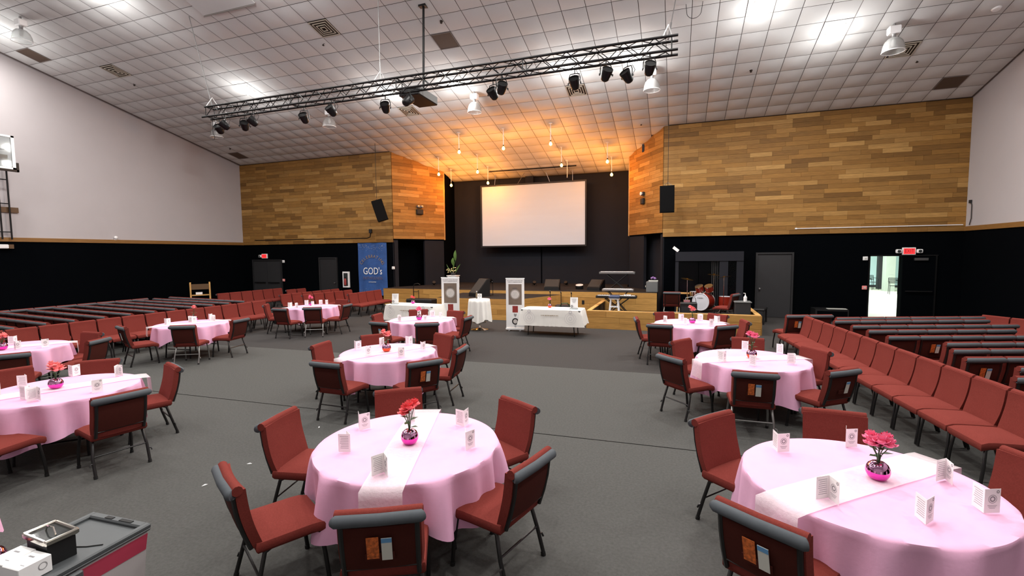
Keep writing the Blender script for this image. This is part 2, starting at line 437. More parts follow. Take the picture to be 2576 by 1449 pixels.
# square lamps, diffusers and blank panels in the ceiling
def on_ceiling(o, x, y, drop=0.):
    o.location = (x, y, zc(y)-drop); o.rotation_euler = (-SA, 0, 0)
LNAME = ['bright square ceiling lamp over the left end of the truss', 'bright square ceiling lamp left of the projector behind the truss', 'bright square ceiling lamp right of the projector behind the truss',
 'bright square ceiling lamp left of two behind the right half of truss', 'bright square ceiling lamp glaring through the right end of truss', 'bright square ceiling lamp left of the right glass dome',
 'bright square ceiling lamp cut by the top edge at right', 'bright square ceiling lamp cut by the top edge at left', 'bright ceiling lamp at the far left edge beside glass dome']
proto = None
for k, p in enumerate(LAMPS):
    x, y = ccen(cell(*p)) if p[1] > 7 else p
    lab = LNAME[k] if k < len(LNAME) else 'unseen square ceiling lamp assumed above the tables outside the picture'
    if proto is None:
        t = thing('ceiling_lamp', lab, 'lamp'); proto = t
        MB().box((0,0,-.008), (TX-.02, LY-.02, .012)).build('panel', 'tile', t)
        MB().box((0,0,-.025), (.36,.36,.05)).build('housing', 'white', t)
        MB().rbox((0,0,-.085), (.38,.38,.07), .02).build('diffuser', 'lamp_glow', t)
        point_lamp('halo_light', t, (0,0,-.20), LAMP_W*.03, (1.,.98,.96), .08); point_lamp('ceiling_fill_light', t, (0,0,-.95), LAMP_W*.32, (1.,.98,.96), .15)  # lower point light is added in mid-air to even out the ceiling brightness
        l = bpy.data.lights.new('lamp_light', 'AREA'); l.shape = 'SQUARE'; l.size = .38; l.energy = LAMP_W; l.color = (1.,.965,.925)
        lo = bpy.data.objects.new('lamp_light', l); col.objects.link(lo); lo.parent = t; lo.location = (0,0,-.125)
    elif k < len(LNAME): t = dup(proto, (0,0,0), 0, lab)
    else: t = dup(proto, (0,0,0), 0, lab, 'ceiling lamps outside the picture')
    on_ceiling(t, x, y)
DN = ['square ceiling air diffuser above the truss near top left', 'square ceiling air diffuser just below the projector', 'square ceiling air diffuser right of centre under the truss', 'square ceiling air diffuser behind the right glass dome', 'square ceiling air diffuser near the left wall']
proto = None
for k, p in enumerate(DIFFUS):
    x, y = ccen(cell(*p))
    if proto is None:
        t = thing('air_diffuser', DN[k], 'vent'); proto = t
        MB().box((0,0,-.004), (TX-.01, LY-.01, .01)).build('backing', 'vent_dark', t)
        for q in range(4):
            a = TX/2-.02-q*.075; mb = MB(); wd = .03
            for s in (-1, 1):
                mb.box((s*a, 0, -.02-.006*q), (wd*.6, 2*a+wd*.6, .02)); mb.box((0, s*a, -.02-.006*q), (2*a, wd*.6, .02))
            mb.build('louvre_ring', 'vent_white', t)
    else: t = dup(proto, (0,0,0), 0, DN[k])
    on_ceiling(t, x, y)
BN = ['brown blank ceiling panel right of the projector pole', 'brown blank ceiling panel near the upper left wall edge', 'brown blank ceiling panel above the left wooden wall corner', 'dark blank ceiling panel above the right wooden wall corner']
for k, p in enumerate(BLANKS):
    x, y = ccen(cell(*p)); t = thing('ceiling_panel', BN[k], 'panel')
    MB().box((0,0,-.006), (TX-.02, LY-.02, .014)).build('plate', 'brown_panel', t)
    mb = MB()
    for s in (-1, 1): mb.box((s*(TX/2-.012), 0, -.014), (.02, LY-.01, .012)); mb.box((0, s*(LY/2-.012), -.014), (TX-.05, .02, .012))
    mb.build('rim', 'ceiling_grid', t); on_ceiling(t, x, y)
for k, (p, lb) in enumerate([((-10.02,11.9), 'left of the projector pole under the air diffuser'), ((-6.1,11.9), 'right of the projector pole top'), ((2.0,15.9), 'on the right above the wooden wall'), ((6.2,16.4), 'below the right air diffuser'), ((-18.6,12.1), 'below the left wall air diffuser'), ((-1.3,18.4), 'above the right stage wing'), ((-19.9,17.0), 'above the left wooden wall corner')]):
    t = thing('sprinkler_head', 'tiny dark sprinkler head ' + lb, 'sprinkler')
    MB().lathe([(0,0),(.045,-.002),(.045,-.012),(.016,-.016),(.016,-.05),(.035,-.055),(.03,-.062),(0,-.062)], 10).build('head', 'vent_dark', t, True); on_ceiling(t, p[0], p[1], .02)
t = thing('smoke_detector', 'small white smoke detector on ceiling near top right corner', 'detector'); on_ceiling(t, 6.997, 14.617, .01)
MB().lathe([(0,-.0),(.1,0),(.1,-.03),(.075,-.07),(0,-.075)], 16).build('cover', 'white', t, True)

# ---------------------------------------------------------------- doors
def door(num, x0, x1, ztop, mat, double=False, handle_side=1):
    t = bpy.data.objects.new('door_%d' % num, None); col.objects.link(t); t['kind'] = 'structure'; t.location = ((x0+x1)/2, YW+.03, 0)
    wd = x1-x0; fr = MB()
    for s in (-1, 1): fr.box((s*(wd/2+.03), -.03, ztop/2), (.06, .1, ztop))
    fr.box((0, -.03, ztop+.03), (wd+.12, .1, .06)); fr.build('door_frame', 'door_dark', t)
    ks = ((-1, 1) if double else (0,))
    for s in ks:
        w2 = wd/2 if double else wd
        lf = MB().box((s*wd/4, -.02, ztop/2), (w2-.012, .045, ztop-.02)).build('door_leaf', mat, t)
        if double: MB().tube([(s*wd/4-w2*.4, -.1, 1.0), (s*wd/4+w2*.4, -.1, 1.0)], .022, 8).build('push_bar', 'black_metal', lf)
        else: MB().lathe([(0,.0),(.03,0),(.03,.04),(.035,.05),(.03,.075),(0,.08)], 10, (handle_side*(wd/2-.08), -.042, 1.02), Matrix.Rotation(R(90), 3, 'X')).build('door_knob', 'steel', lf, True)
    return t
door(1, -20.79, -19.0, 2.11, 'door_grey', True); door(2, -16.52, -15.57, 2.2, 'door_dark'); door(3, 2.74, 3.81, 2.25, 'door_grey', False, -1)
t = bpy.data.objects.new('door_4', None); col.objects.link(t); t['kind'] = 'structure'; t.location = (7.0, YW, 0)
fr = MB().b2((-.93,-.02,0), (-.89,.3,DH+.04)).b2((-.93,-.02,DH), (.93,.3,DH+.04)).b2((.87,-.02,0), (.91,.05,DH)); fr.build('door_frame', 'black_metal', t)
lf = MB().b2((.01,-.0,.01), (.87,.045,DH-.01)).build('door_leaf', 'black_wall', t)
MB().tube([(.08,-.06,1.0),(.8,-.06,1.0)], .02, 8).build('push_bar', 'black_metal', lf)
MB().b2((.3,-.06,DH-.14), (.66,0,DH-.06)).build('door_closer', 'steel', lf)
lf2 = MB().b2((-.94,.32,.01), (-.9,1.2,DH-.01)).build('door_leaf', 'door_dark', t)

# ---------------------------------------------------------------- lobby seen through the open door
LY0, LY1 = YW+.3, 36.
lob = struct(MB().b2((2, LY0, -.2), (22, LY1, 0)).build('floor_lobby', 'lobby_floor'))
mb = MB(); mb.b2((2, LY1, 0), (22, LY1+.2, 3.4)); mb.b2((1.8, LY0, 0), (2, LY1, 3.4)); mb.b2((22, LY0, 0), (22.2, LY1, 3.4)); struct(mb.build('wall_lobby', 'lobby_wall'))
struct(MB().b2((2, LY0, 3.4), (22, LY1, 3.5)).build('ceiling_lobby', 'lobby_wall'))
for k, (x, y) in enumerate(((9, 24), (9, 31), (15, 27))):  # unseen lamps added to make the lobby bright
    t = thing('lobby_fill_lamp', 'added lobby ceiling lamp hidden above the open doorway', 'lamp', (x, y, 3.395), 0, 'added lobby ceiling lamps'); MB().box((0,0,-.03), (1.2,.6,.05)).build('diffuser', 'lamp_glow', t)
    l = bpy.data.lights.new('lobby_fill_light', 'AREA'); l.energy = LOBBY_W; l.size = 1.2; l.color = (.86, .97, 1.)
    lo = bpy.data.objects.new('lobby_fill_light', l); col.objects.link(lo); lo.parent = t; lo.location = (0,0,-.08)
# ================================================================ CHAIRS
def tilt(a): return Matrix.Rotation(a, 3, 'X')
def make_chair(name='banquet_chair', full=True, leg_mat='chair_black'):
    # origin on the floor below the seat, facing +Y
    t = thing(name, 'maroon chair', 'chair')
    seat = MB(); bm = bmesh.new(); bmesh.ops.create_grid(bm, x_segments=6, y_segments=6, size=.5)
    bm.free()
    # cushion: rounded block with a domed top and a waterfall front
    nx, ny = 8, 8; vs = []; fs = []; W_, D_ = .50, .47
    def top(u, v): return .475 + .014*(1-u**4)*(1-v**4) - .03*max(0, v-.55)**2*4
    ring = []
    for j in range(ny+1):
        for i in range(nx+1):
            u = -1+2*i/nx; v = -1+2*j/ny; e = .012 if (abs(u) == 1 or abs(v) == 1) else 0
            vs.append((u*W_/2, v*D_/2+.02, top(u, v)-e))
    for j in range(ny):
        for i in range(nx): a = j*(nx+1)+i; fs.append((a, a+1, a+nx+2, a+nx+1))
    seat.add(vs, fs)
    per = [(i, 0) for i in range(nx+1)] + [(nx, j) for j in range(1, ny+1)] + [(i, ny) for i in range(nx-1, -1, -1)] + [(0, j) for j in range(ny-1, 0, -1)]
    k = len(per); v2 = []
    for (dz, s) in ((0, 1.), (-.015, 1.022), (-.05, 1.022), (-.072, .97)):
        for (i, j) in per:
            u = -1+2*i/nx; v = -1+2*j/ny
            v2.append((u*W_/2*s, v*D_/2*s+.02, top(u, v)-.012+dz))
    f2 = [(r*k+q, r*k+(q+1) % k, (r+1)*k+(q+1) % k, (r+1)*k+q) for r in range(3) for q in range(k)] + [tuple(range(3*k, 4*k))]
    seat.add(v2, f2); seat.build('seat', 'maroon', t, True, 60)
    # backrest: curved slab leaning backwards
    def prof(v):                       # v 0..1 up the back: (y, z)
        return (-.215 - .095*v - .018*math.sin(v*math.pi), .43 + .43*v)
    bk = MB(); nu, nv = 6, 8; th = .062
    F = []; Bk = []
    for j in range(nv+1):
        v = j/nv; y, z = prof(v)
        hw = .252 if v > .30 else .238 + .014*v/.30
        for i in range(nu+1):
            u = -1+2*i/nu; pad = .016*(1-u**4)*math.sin(min(1, v*1.15)*math.pi)**.6 if 0 < v < 1 else 0
            F.append((u*hw, y+.03+pad+.018*u*u, z))
            Bk.append((u*(hw-.012), y+.03-th+.018*u*u, z))
    n1 = len(F); fs = []
    for j in range(nv):
        for i in range(nu):
            a = j*(nu+1)+i; fs.append((a, a+1, a+nu+2, a+nu+1)); fs.append((n1+a, n1+a+nu+1, n1+a+nu+2, n1+a+1))
        a = j*(nu+1); b = a+nu
        fs.append((a, a+nu+1, n1+a+nu+1, n1+a)); fs.append((b, n1+b, n1+b+nu+1, b+nu+1))
    for i in range(nu):
        fs.append((i, n1+i, n1+i+1, i+1)); a = nv*(nu+1)+i; fs.append((a, a+1, n1+a+1, n1+a))
    bk.add(F+Bk, fs); back = bk.build('backrest', 'maroon', t, True, 50)
    # rear panel with dark edging
    pn = MB(); q0, q1 = prof(.16), prof(.84); hw = .205
    def rear(u, v, o): y, z = prof(v); return (u, y+.03-th+.018*(u/.25)**2-o, z)
    vs = []; fs = []
    for j in range(5):
        v = .16+.68*j/4
        for i in range(5): vs.append(rear((-1+2*i/4)*hw, v, .012))
    for j in range(4):
        for i in range(4): a = j*5+i; fs.append((a, a+5, a+6, a+1))
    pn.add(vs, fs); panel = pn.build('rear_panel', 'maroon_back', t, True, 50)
    ed = MB()
    for s in (-1, 1): ed.tube([rear(s*(hw+.012), v, .008) for v in (.0, .3, .6, .9)], .016, 6)
    ed.tube([rear(-hw, .15, .01), rear(hw, .15, .01)], .007, 5); ed.tube([rear(-hw, .86, .01), rear(hw, .86, .01)], .01, 5)
    ed.build('edging', 'chair_black', t, True)
    # rolled grey head pad on the rear of the top rail
    y, z = prof(1.0); rl = MB(); vs = []
    n = 14; sec = []
    for i in range(n):
        a = math.pi*(-.35 + 1.55*i/(n-1)); sec.append((y-.028-.036*math.cos(a-.5*math.pi)*1.0+.0, z-.018+.036*math.sin(a-.5*math.pi)))
    rl.tube([(-.25, y-.03, z-.02), (-.245, y-.035, z-.02), (0, y-.043, z-.02), (.245, y-.035, z-.02), (.25, y-.03, z-.02)], [.031, .036, .036, .036, .031], 14)
    rl.build('head_roll', 'roll_grey', t, True, 60)
    tp = MB(); tp.tube([(-.25, y+.0, z-.004), (0, y-.01, z-.004), (.25, y+.0, z-.004)], .034, 10); tp.build('top_rail', 'maroon', t, True, 60)
    # legs: two bent steel side frames
    for s in (-1, 1):
        x = s*.225; xo = s*.245
        fl_ = MB().tube([(x, .05, .405), (x, .17, .40), (x, .205, .375), (xo, .225, .2), (xo, .245, .012)], .0155, 8).build('leg', leg_mat, t, True, 60)
        rl_ = MB().tube([(x, .05, .405), (x, -.12, .40), (x, -.165, .375), (xo, -.21, .2), (xo, -.265, .012)], .0155, 8).build('leg', leg_mat, t, True, 60)
        if full:
            MB().tube([(xo, .243, .0), (xo, .241, .03)], .019, 8).build('glide', 'rubber', fl_); MB().tube([(xo, -.264, .0), (xo, -.258, .03)], .019, 8).build('glide', 'rubber', rl_)
            MB().tube([(xo, -.225, .16), (xo+s*.03, -.23, .155), (xo+s*.035, -.24, .13)], .008, 6).build('link_hook', leg_mat, rl_, True)
            MB().tube([(x, -.16, .38), (x*.98, -.215, .45), (x*.98, -.235, .55)], .013, 8).build('back_bracket', leg_mat, t, True)
    if full:
        MB().tube([(-.24, -.205, .22), (.24, -.205, .22)], .009, 6).build('stretcher', leg_mat, t, True)
        MB().tube([(-.225, .12, .395), (.225, .12, .395)], .009, 6).build('stretcher', leg_mat, t, True)
    return t
def add_cards(t, both=True):
    # cards tucked behind a thin strap on the rear panel; the panel leans back by 12.5 degrees
    h = MB().box((0,0,-.055), (.17,.008,.05)).build('card_strap', 'maroon_back', t); h.location = (.0,-.338,.655); h.rotation_euler = (R(12.5),0,0)
    if both: MB().box((-.038,-.003,.01), (.07,.004,.15)).build('picture_card', 'photo_orange', h)
    o = MB().box((.042,-.006,.0), (.06,.004,.155)).build('white_card', 'card_white', h); 
    MB().box((.042,-.0085,.062), (.06,.002,.03)).build('blue_band', 'card_blue', h)
    return o
chair0 = make_chair(); chair_s = make_chair(leg_mat='chair_silver')
row0 = make_chair('row_chair', False)
for c_, z_ in ((chair0, 0), (chair_s, 0), (row0, 0)): c_.location = (0, -40, 0)

TN = {'T1': 'nearest middle pink table', 'T2': 'nearest right pink table', 'T3': 'second pink table of the middle column', 'T4': 'second pink table of the right column',
      'T5': 'farthest right pink table', 'T6': 'farthest middle pink table', 'T7': 'pink table nearest the blue banner', 'T8': 'pink table before the left seating block',
      'T9': 'large pink table at the left edge', 'T10': 'pink table cropped by left edge', 'T11': 'pink table corner at the bottom left edge'}
TP = {'T1': (-2.15,3.424), 'T2': (1.263,3.814), 'T3': (-4.488,6.617), 'T4': (1.088,7.727), 'T5': (.31,11.255), 'T6': (-5.947,10.204), 'T7': (-10.82,11.87), 'T8': (-11.004,8.091), 'T9': (-7.13,3.558), 'T10': (-11.3,4.98), 'T11': (-5.11,1.18)}
# chairs round the tables: where the top of the back stands, the way it faces (degrees), cards in the pocket, silver legs
TC = {
'T1': [(-3.46,3.33,11,0,0),(-2.84,2.30,60,0,0),(-1.62,2.25,117,2,0),(-.98,3.16,164,0,0),(-1.48,4.37,-121,0,0),(-2.86,4.38,-54,0,0)],
'T2': [(.34,4.53,-40,0,0),(.47,2.87,57,2,0),(1.39,4.98,-93,0,0),(2.42,4.22,-158,0,0)],
'T3': [(-5.63,6.35,8,0,0),(-4.58,5.27,88,0,0),(-3.32,5.74,144,2,0),(-3.24,6.73,-173,0,0),(-4.04,7.73,-113,0,0),(-5.27,7.34,-41,0,0)],
'T4': [(.10,8.34,-34,0,0),(-.04,6.99,43,0,0),(.93,6.37,90,2,1),(1.97,6.81,128,1,0),(2.0,8.14,-149,0,0),(1.17,8.83,-92,0,0)],
'T5': [(-.81,10.91,8,0,0),(-.30,10.07,86,0,0),(.96,10.26,128,0,0),(1.40,11.08,-172,0,0),(.94,12.02,-130,0,0),(-.26,12.12,-62,0,0)],
'T6': [(-7.05,9.95,10,0,0),(-6.19,8.82,83,1,0),(-5.10,8.98,121,0,0),(-4.66,10.10,-178,0,0),(-5.42,11.05,-100,0,0),(-6.52,11.05,-60,0,0)],
'T7': [(-10.55,10.35,92,0,0),(-9.83,10.80,116,0,1),(-9.42,11.75,-170,0,0),(-10.55,12.95,-95,0,0),(-11.85,11.10,36,0,0)],
'T8': [(-11.25,6.75,72,1,0),(-10.05,7.20,118,0,1),(-9.75,8.34,-170,0,0)],
'T9': [(-7.86,4.36,-46,0,0),(-6.50,4.47,-112,0,0),(-5.72,3.36,167,0,0),(-8.40,3.62,-12,0,0),(-6.55,2.43,100,0,0)],
'T10': [(-9.79,4.25,144,0,0),(-9.93,5.53,-154,0,0),(-10.94,6.0,-88,0,0)]}
def sector(dx, dy):
    a = math.degrees(math.atan2(dy, dx)) + 90 - (90 + math.degrees(YAW))       # 0 = viewer's right, 90 = away
    a %= 360
    return ['right side', 'far right', 'far side', 'far left', 'left side', 'near left', 'near side', 'near right'][int(((a+22.5) % 360)//45)]
SIDES = ['near side', 'near right', 'right side', 'far right', 'far side', 'far left', 'left side', 'near left']
def pick_side(s, used):
    k = SIDES.index(s)
    for d_ in (0, 1, -1, 2, -2, 3, -3, 4):
        c = SIDES[(k+d_) % 8]
        if c not in used: used.add(c); return c
    return s
for T, lst in TC.items():
    used = set()
    for (x, y, a, cards, silver) in lst:
        a = R(a); cx_, cy_ = x + .30*math.cos(a), y + .30*math.sin(a)
        s = pick_side(sector(x-TP[T][0], y-TP[T][1]), used)
        extra = ' with cards in its back pocket' if cards else ''
        c = dup(chair_s if silver else chair0, (cx_, cy_, 0), a - R(90), 'maroon chair at the %s of the %s' % (s, TN[T]), 'chairs around the pink tables')
        if cards:
            add_cards(c, cards == 2)
# two chairs in the drum pit
ORD = ['first','second','third','fourth','fifth','sixth','seventh','eighth','ninth','tenth','eleventh','twelfth','thirteenth','fourteenth','fifteenth']
def row(x, y, ang, n, face, labf, group, pitch=.535, skip=(), cards=()):
    a = R(ang); fa = R(face)
    for k in range(n):
        if k in skip: continue
        px, py = x + math.cos(a)*pitch*(k+.5), y + math.sin(a)*pitch*(k+.5)
        c = dup(row0, (px + .30*math.cos(fa), py + .30*math.sin(fa), 0), fa - R(90), labf(k), group)
        if k in cards: add_cards(c, True)
# right seating block: rows with their backs to us, and a line of chairs along the aisle facing left
RR = [(2.40,12.30,2,(0,)),(3.34,12.13,6,()),(3.16,11.60,6,()),(3.28,10.93,6,()),(3.36,10.36,5,()),(3.44,9.72,5,(1,)),(4.05,9.28,4,()),(3.87,8.68,4,()),(3.74,8.06,3,(0,)),(4.05,7.58,2,()),(3.70,6.98,2,()),(3.82,6.38,2,())]
for i, (x, y, n, cd) in enumerate(RR):
    row(x, y, 18, n, 108, lambda k, i=i: 'maroon chair with grey roll, %s from aisle, %s row of right block' % (ORD[k], ORD[i]), 'right block chairs facing the stage', cards=cd)
row(2.78, 12.2, -84.3, 12, 185.7, lambda k: 'maroon chair facing left, %s from the stage in right aisle line' % ORD[k], 'right aisle chairs facing the tables')
row(6.5, 13.4, -59, 4, 211, lambda k: 'maroon chair facing left, %s from the exit door beyond right block' % ORD[k], 'chairs beyond the right block')
# left seating block
LRW = [(-13.35,5.98),(-13.55,6.62),(-13.55,7.16),(-13.5,7.76),(-13.5,8.36),(-13.5,8.96),(-13.5,9.52),(-13.5,10.1),(-13.5,10.68),(-13.5,11.25),(-13.5,11.82)]
for i, (x, y) in enumerate(LRW):
    row(x, y, 173.5, 8 if i else 5, 83.5, lambda k, i=i: 'maroon chair with grey roll, %s from aisle, %s row of left block' % (ORD[k], ORD[i]), 'left block chairs facing the stage')
row(-13.06, 5.1, 88.8, 13, 0, lambda k: 'maroon chair facing right, %s from the viewer in left aisle line' % ORD[k], 'left aisle chairs facing the tables')
row(-18.02, 7.4, 90, 8, 180, lambda k: 'maroon chair with grey roll, %s along the black left wall' % ORD[k], 'chairs along the left wall')
row(-17.15, 13.7, 89, 6, 0, lambda k: 'maroon chair facing right, %s in the line before double doors' % ORD[k], 'far left chairs facing right')
row(-15.95, 16.0, 85, 2, 0, lambda k: 'maroon chair facing right, %s of a pair behind the far lines' % ORD[k], 'far left chairs facing right')
row(-14.22, 13.95, 88, 6, 0, lambda k: 'maroon chair facing right, %s in the line before single door' % ORD[k], 'far left chairs facing right')
row(-13.3, 14.1, 86, 5, 0, lambda k: 'maroon chair facing right, %s in the line before white cabinet' % ORD[k], 'far left chairs facing right')
row(-11.83, 14.9, 91, 4, 0, lambda k: 'maroon chair facing right, %s in the line below blue banner' % ORD[k], 'far left chairs facing right')
t = thing('equipment_bag', 'black bag lying on a maroon chair left of banner table', 'bag', (-13.0, 12.75, .0)); 
MB().rbox((0,0,.30), (.42,.34,.58), .06).build('body', 'black_plastic', t, True); MB().tube([(-.12,0,.58),(-.1,0,.68),(.1,0,.68),(.12,0,.58)], .014, 6).build('handle', 'black_metal', t, True); MB().box((0,-.172,.35), (.3,.012,.2)).build('pocket', 'door_dark', t)

# ================================================================ ROUND TABLES
RT = .762
def make_cloth(half, rot, seed, cap=.52):
    rg = random.Random(seed); nA = 168; mb = MB(); vs = []; fs = []
    phs = [rg.uniform(0, 6.28) for _ in range(5)]
    nt = 8
    def drop(a):
        c, s_ = abs(math.cos(a-rot)), abs(math.sin(a-rot))
        d_ = min(half[0]/max(c, 1e-3), half[1]/max(s_, 1e-3)) - RT
        return max(.16, min(cap, d_))
    def ruf(a):
        q = .5*math.sin(11*a+phs[0]) + .4*math.sin(17*a+phs[1]+.8*math.sin(3*a)) + .3*math.sin(6*a+phs[2])
        return math.copysign(abs(q)**.75, q)
    rings = [0., .25, .5, .75, .95, 1.0]
    vs.append((0, 0, 0))
    for r in rings[1:]:
        for i in range(nA): a = 2*math.pi*i/nA; vs.append((RT*r*math.cos(a), RT*r*math.sin(a), .0 if r < 1 else -.004))
    for s_ in range(1, nt+1):
        f_ = (.02, .1, .22, .36, .52, .68, .84, 1.)[s_-1]
        for i in range(nA):
            a = 2*math.pi*i/nA; D = drop(a)*f_
            rr = RT + .008 + .012*f_ + .088*(f_**.6)*(.10 + ruf(a))*min(1, drop(a)/.35)
            vs.append((rr*math.cos(a+.02*f_*math.sin(9*a+phs[3])), rr*math.sin(a+.02*f_*math.sin(9*a+phs[3])), -.008 - D + .02*f_*math.sin(8*a+phs[4])))
    for i in range(nA): fs.append((0, 1+i, 1+(i+1) % nA))
    k = len(rings)-1+nt
    for r in range(k-1):
        for i in range(nA): a, b = 1+r*nA+i, 1+r*nA+(i+1) % nA; fs.append((a, a+nA, b+nA, b))
    mb.add(vs, fs); return mb
def make_runner(hang):
    mb = MB(); hw = .15; n = 24; vs = []; fs = []; prof = []
    for i in range(5): f_ = i/4; prof.append((-RT-.095-.01*(1-f_), -hang*(1-f_)-.004))
    for i in range(9): f_ = -1+2*i/8; prof.append((f_*(RT+.008), .004))
    for i in range(5): f_ = i/4; prof.append((RT+.095+.01*f_, -hang*f_-.004))
    rg = random.Random(5)
    for (x, z) in prof:
        for j in range(5): v = -1+j/2; vs.append((x, v*hw, z + (rg.uniform(0, .006) if abs(x) < RT-.05 else 0)))
    for i in range(len(prof)-1):
        for j in range(4): a = i*5+j; fs.append((a, a+1, a+6, a+5))
    mb.add(vs, fs); return mb
tbl0 = thing('round_table', 'round folding table', 'table', (0,-40,0))
MB().lathe([(0,.725),(RT-.01,.725),(RT,.735),(RT,.747),(0,.747)], 40).build('tabletop', 'grey_box', tbl0)
for s in (-1, 1):
    for q in (-1, 1): MB().tube([(s*.36, q*.30, .725), (s*.40, q*.32, .3), (s*.42, q*.33, 0)], .015, 8).build('leg', 'black_metal', tbl0, True)
    MB().tube([(s*.38, -.31, .2), (s*.38, .31, .2)], .01, 6).build('crossbar', 'black_metal', tbl0, True)
CL = {'T1': ((1.06,1.06), 115, .47), 'T2': ((1.08,1.08), 40, .5), 'T3': ((1.05,1.08), 20, .52), 'T4': ((1.1,1.1), 62, .48), 'T5': ((1.05,1.05), 55, .5), 'T6': ((1.06,1.06), 20, .45), 'T7': ((1.0,1.0), 50, .42), 'T8': ((1.02,1.02), 35, .42), 'T9': ((1.1,1.1), 75, .5), 'T10': ((1.05,1.05), 30, .45), 'T11': ((1.0,1.0), 30, .4)}
RUN = {'T1': 109, 'T2': 41, 'T3': 62, 'T4': 25, 'T5': 24, 'T6': 42, 'T7': 47, 'T8': 63, 'T9': 66, 'T10': 60}
for k, T in enumerate(TP):
    x, y = TP[T]
    dup(tbl0, (x, y, 0), R(20+37*k), 'round folding table beneath the cloth of the %s' % TN[T], 'round folding tables')
    h, rt, cp = CL[T]
    o = make_cloth(h, R(rt), 300+k, cp).build('tablecloth', 'pink_cloth', None, True, 52); o.location = (x, y, .752)
    tag(o, 'pink cloth draped over the %s' % TN[T], 'tablecloth', 'pink tablecloths')
    if T in RUN:
        o = make_runner(.24 if T in ('T1','T2','T3','T4') else .2).build('table_runner', 'runner', None, True, 180); o.location = (x, y, .754); o.rotation_euler = (0, 0, R(RUN[T]))
        tag(o, 'white lace runner across the %s' % TN[T], 'runner', 'white lace runners')

# ---- vases with flowers
def make_vase(mat, petal, tall, nfl, seed):
    rg = random.Random(seed); t = thing('flower_vase', 'vase', 'vase', (0,-40,0))
    MB().lathe([(0,0),(.03,0),(.05,.012),(.062,.035),(.066,.055)], 20).build('bowl', mat, t, True, 60)
    MB().lathe([(.066,.055),(.063,.075),(.052,.096),(.034,.110),(.024,.114),(.020,.113)], 20).build('upper_bowl', 'vase_chrome', t, True, 60)
    heads = []; nh = {1: 2, 2: 4, 3: 6}[nfl]
    for q in range(nh):
        a = 2*math.pi*q/nh + rg.uniform(-.3, .3); r = rg.uniform(.035, .055) if q else .0
        heads.append((math.cos(a)*r, math.sin(a)*r, tall + rg.uniform(-.035, .03)))
    for hx, hy, hz in heads:
        MB().tube([(0,0,.08), (hx*.25, hy*.25, .08+(hz-.08)*.5), (hx*.9, hy*.9, hz-.02)], .0028, 5).build('stem', 'leaf', t, True)
    for q in range(5):
        a = q*2.4; L_ = .075; z = .125 + .018*q
        d_ = Vector((math.cos(a), math.sin(a), .35)); sd = Vector((-math.sin(a), math.cos(a), 0))
        b_ = Vector((0,0,z)); mb = MB()
        mb.add([b_, b_+d_*L_*.5+sd*.022, b_+d_*L_+Vector((0,0,-.012)), b_+d_*L_*.5-sd*.022, b_+d_*L_*.5+Vector((0,0,.004))], [(0,1,4),(1,2,4),(2,3,4),(3,0,4)])
        mb.build('leaf', 'leaf', t, True)
    for hx, hy, hz in heads:
        fm = MB()
        for ring, (npt, r0, up, tl) in enumerate(((6, .044, -.004, .35), (5, .034, .010, .9), (3, .018, .02, 1.3))):
            for q in range(npt):
                a = 2*math.pi*q/npt + ring*.5 + rg.uniform(-.15, .15); c_ = Vector((math.cos(a), math.sin(a), 0)); sd = Vector((-math.sin(a), math.cos(a), 0))
                vs = []; fs = []; sz = .030 - .004*ring
                for j in range(4):
                    f_ = j/3; out = c_*(r0*.2 + (r0*.85)*f_*math.cos(tl*f_)) + Vector((0,0,up + .03*f_*math.sin(tl)+.006*rg.random()))
                    wd = sz*math.sin(.35 + f_*2.1)
                    for i in range(4): u = -1+2*i/3; vs.append(Vector((hx, hy, hz)) + out + sd*(u*wd) + Vector((0,0,.008*u*u)))
                for j in range(3):
                    for i in range(3): a_ = j*4+i; fs.append((a_, a_+1, a_+5, a_+4))
                fm.add(vs, fs)
        fm.lathe([(0,-.012),(.02,-.006),(.024,.008),(.012,.022),(0,.026)], 8, (hx, hy, hz))
        fm.build('flower', petal, t, True, 180)
    return t
VS = {'T1': ('vase_pink','petal_coral',.262,3,.04,-.04), 'T2': ('vase_pink','petal_pink',.235,3,.09,.04), 'T3': ('vase_orange','petal_salmon',.27,2,-.03,-.01), 'T4': ('vase_orange','petal_pink',.29,3,0,.04), 'T5': ('vase_pink','petal_salmon',.28,2,.05,.01),
      'T6': ('vase_pink','petal_pink',.24,2,-.01,-.08), 'T7': ('vase_pink','petal_pink',.22,2,-.26,.27), 'T8': ('vase_pink','petal_salmon',.30,1,-.36,.34), 'T9': ('vase_pink','petal_salmon',.23,3,-.05,-.03), 'T10': ('vase_pink','petal_salmon',.2,2,.14,-.2)}
VC = {'vase_pink': 'glossy pink', 'vase_orange': 'glossy orange'}
for k, (T, (m_, pm, tl, nf, dx, dy)) in enumerate(VS.items()):
    v = make_vase(m_, pm, tl, nf, 40+k); v.location = (TP[T][0]+dx, TP[T][1]+dy, .759); v.rotation_euler = (0, 0, k*1.3); v.scale = (1.12,)*3
    tag(v, '%s vase with flowers on the %s' % (VC[m_], TN[T]), 'vase', 'flower vases on pink tables')

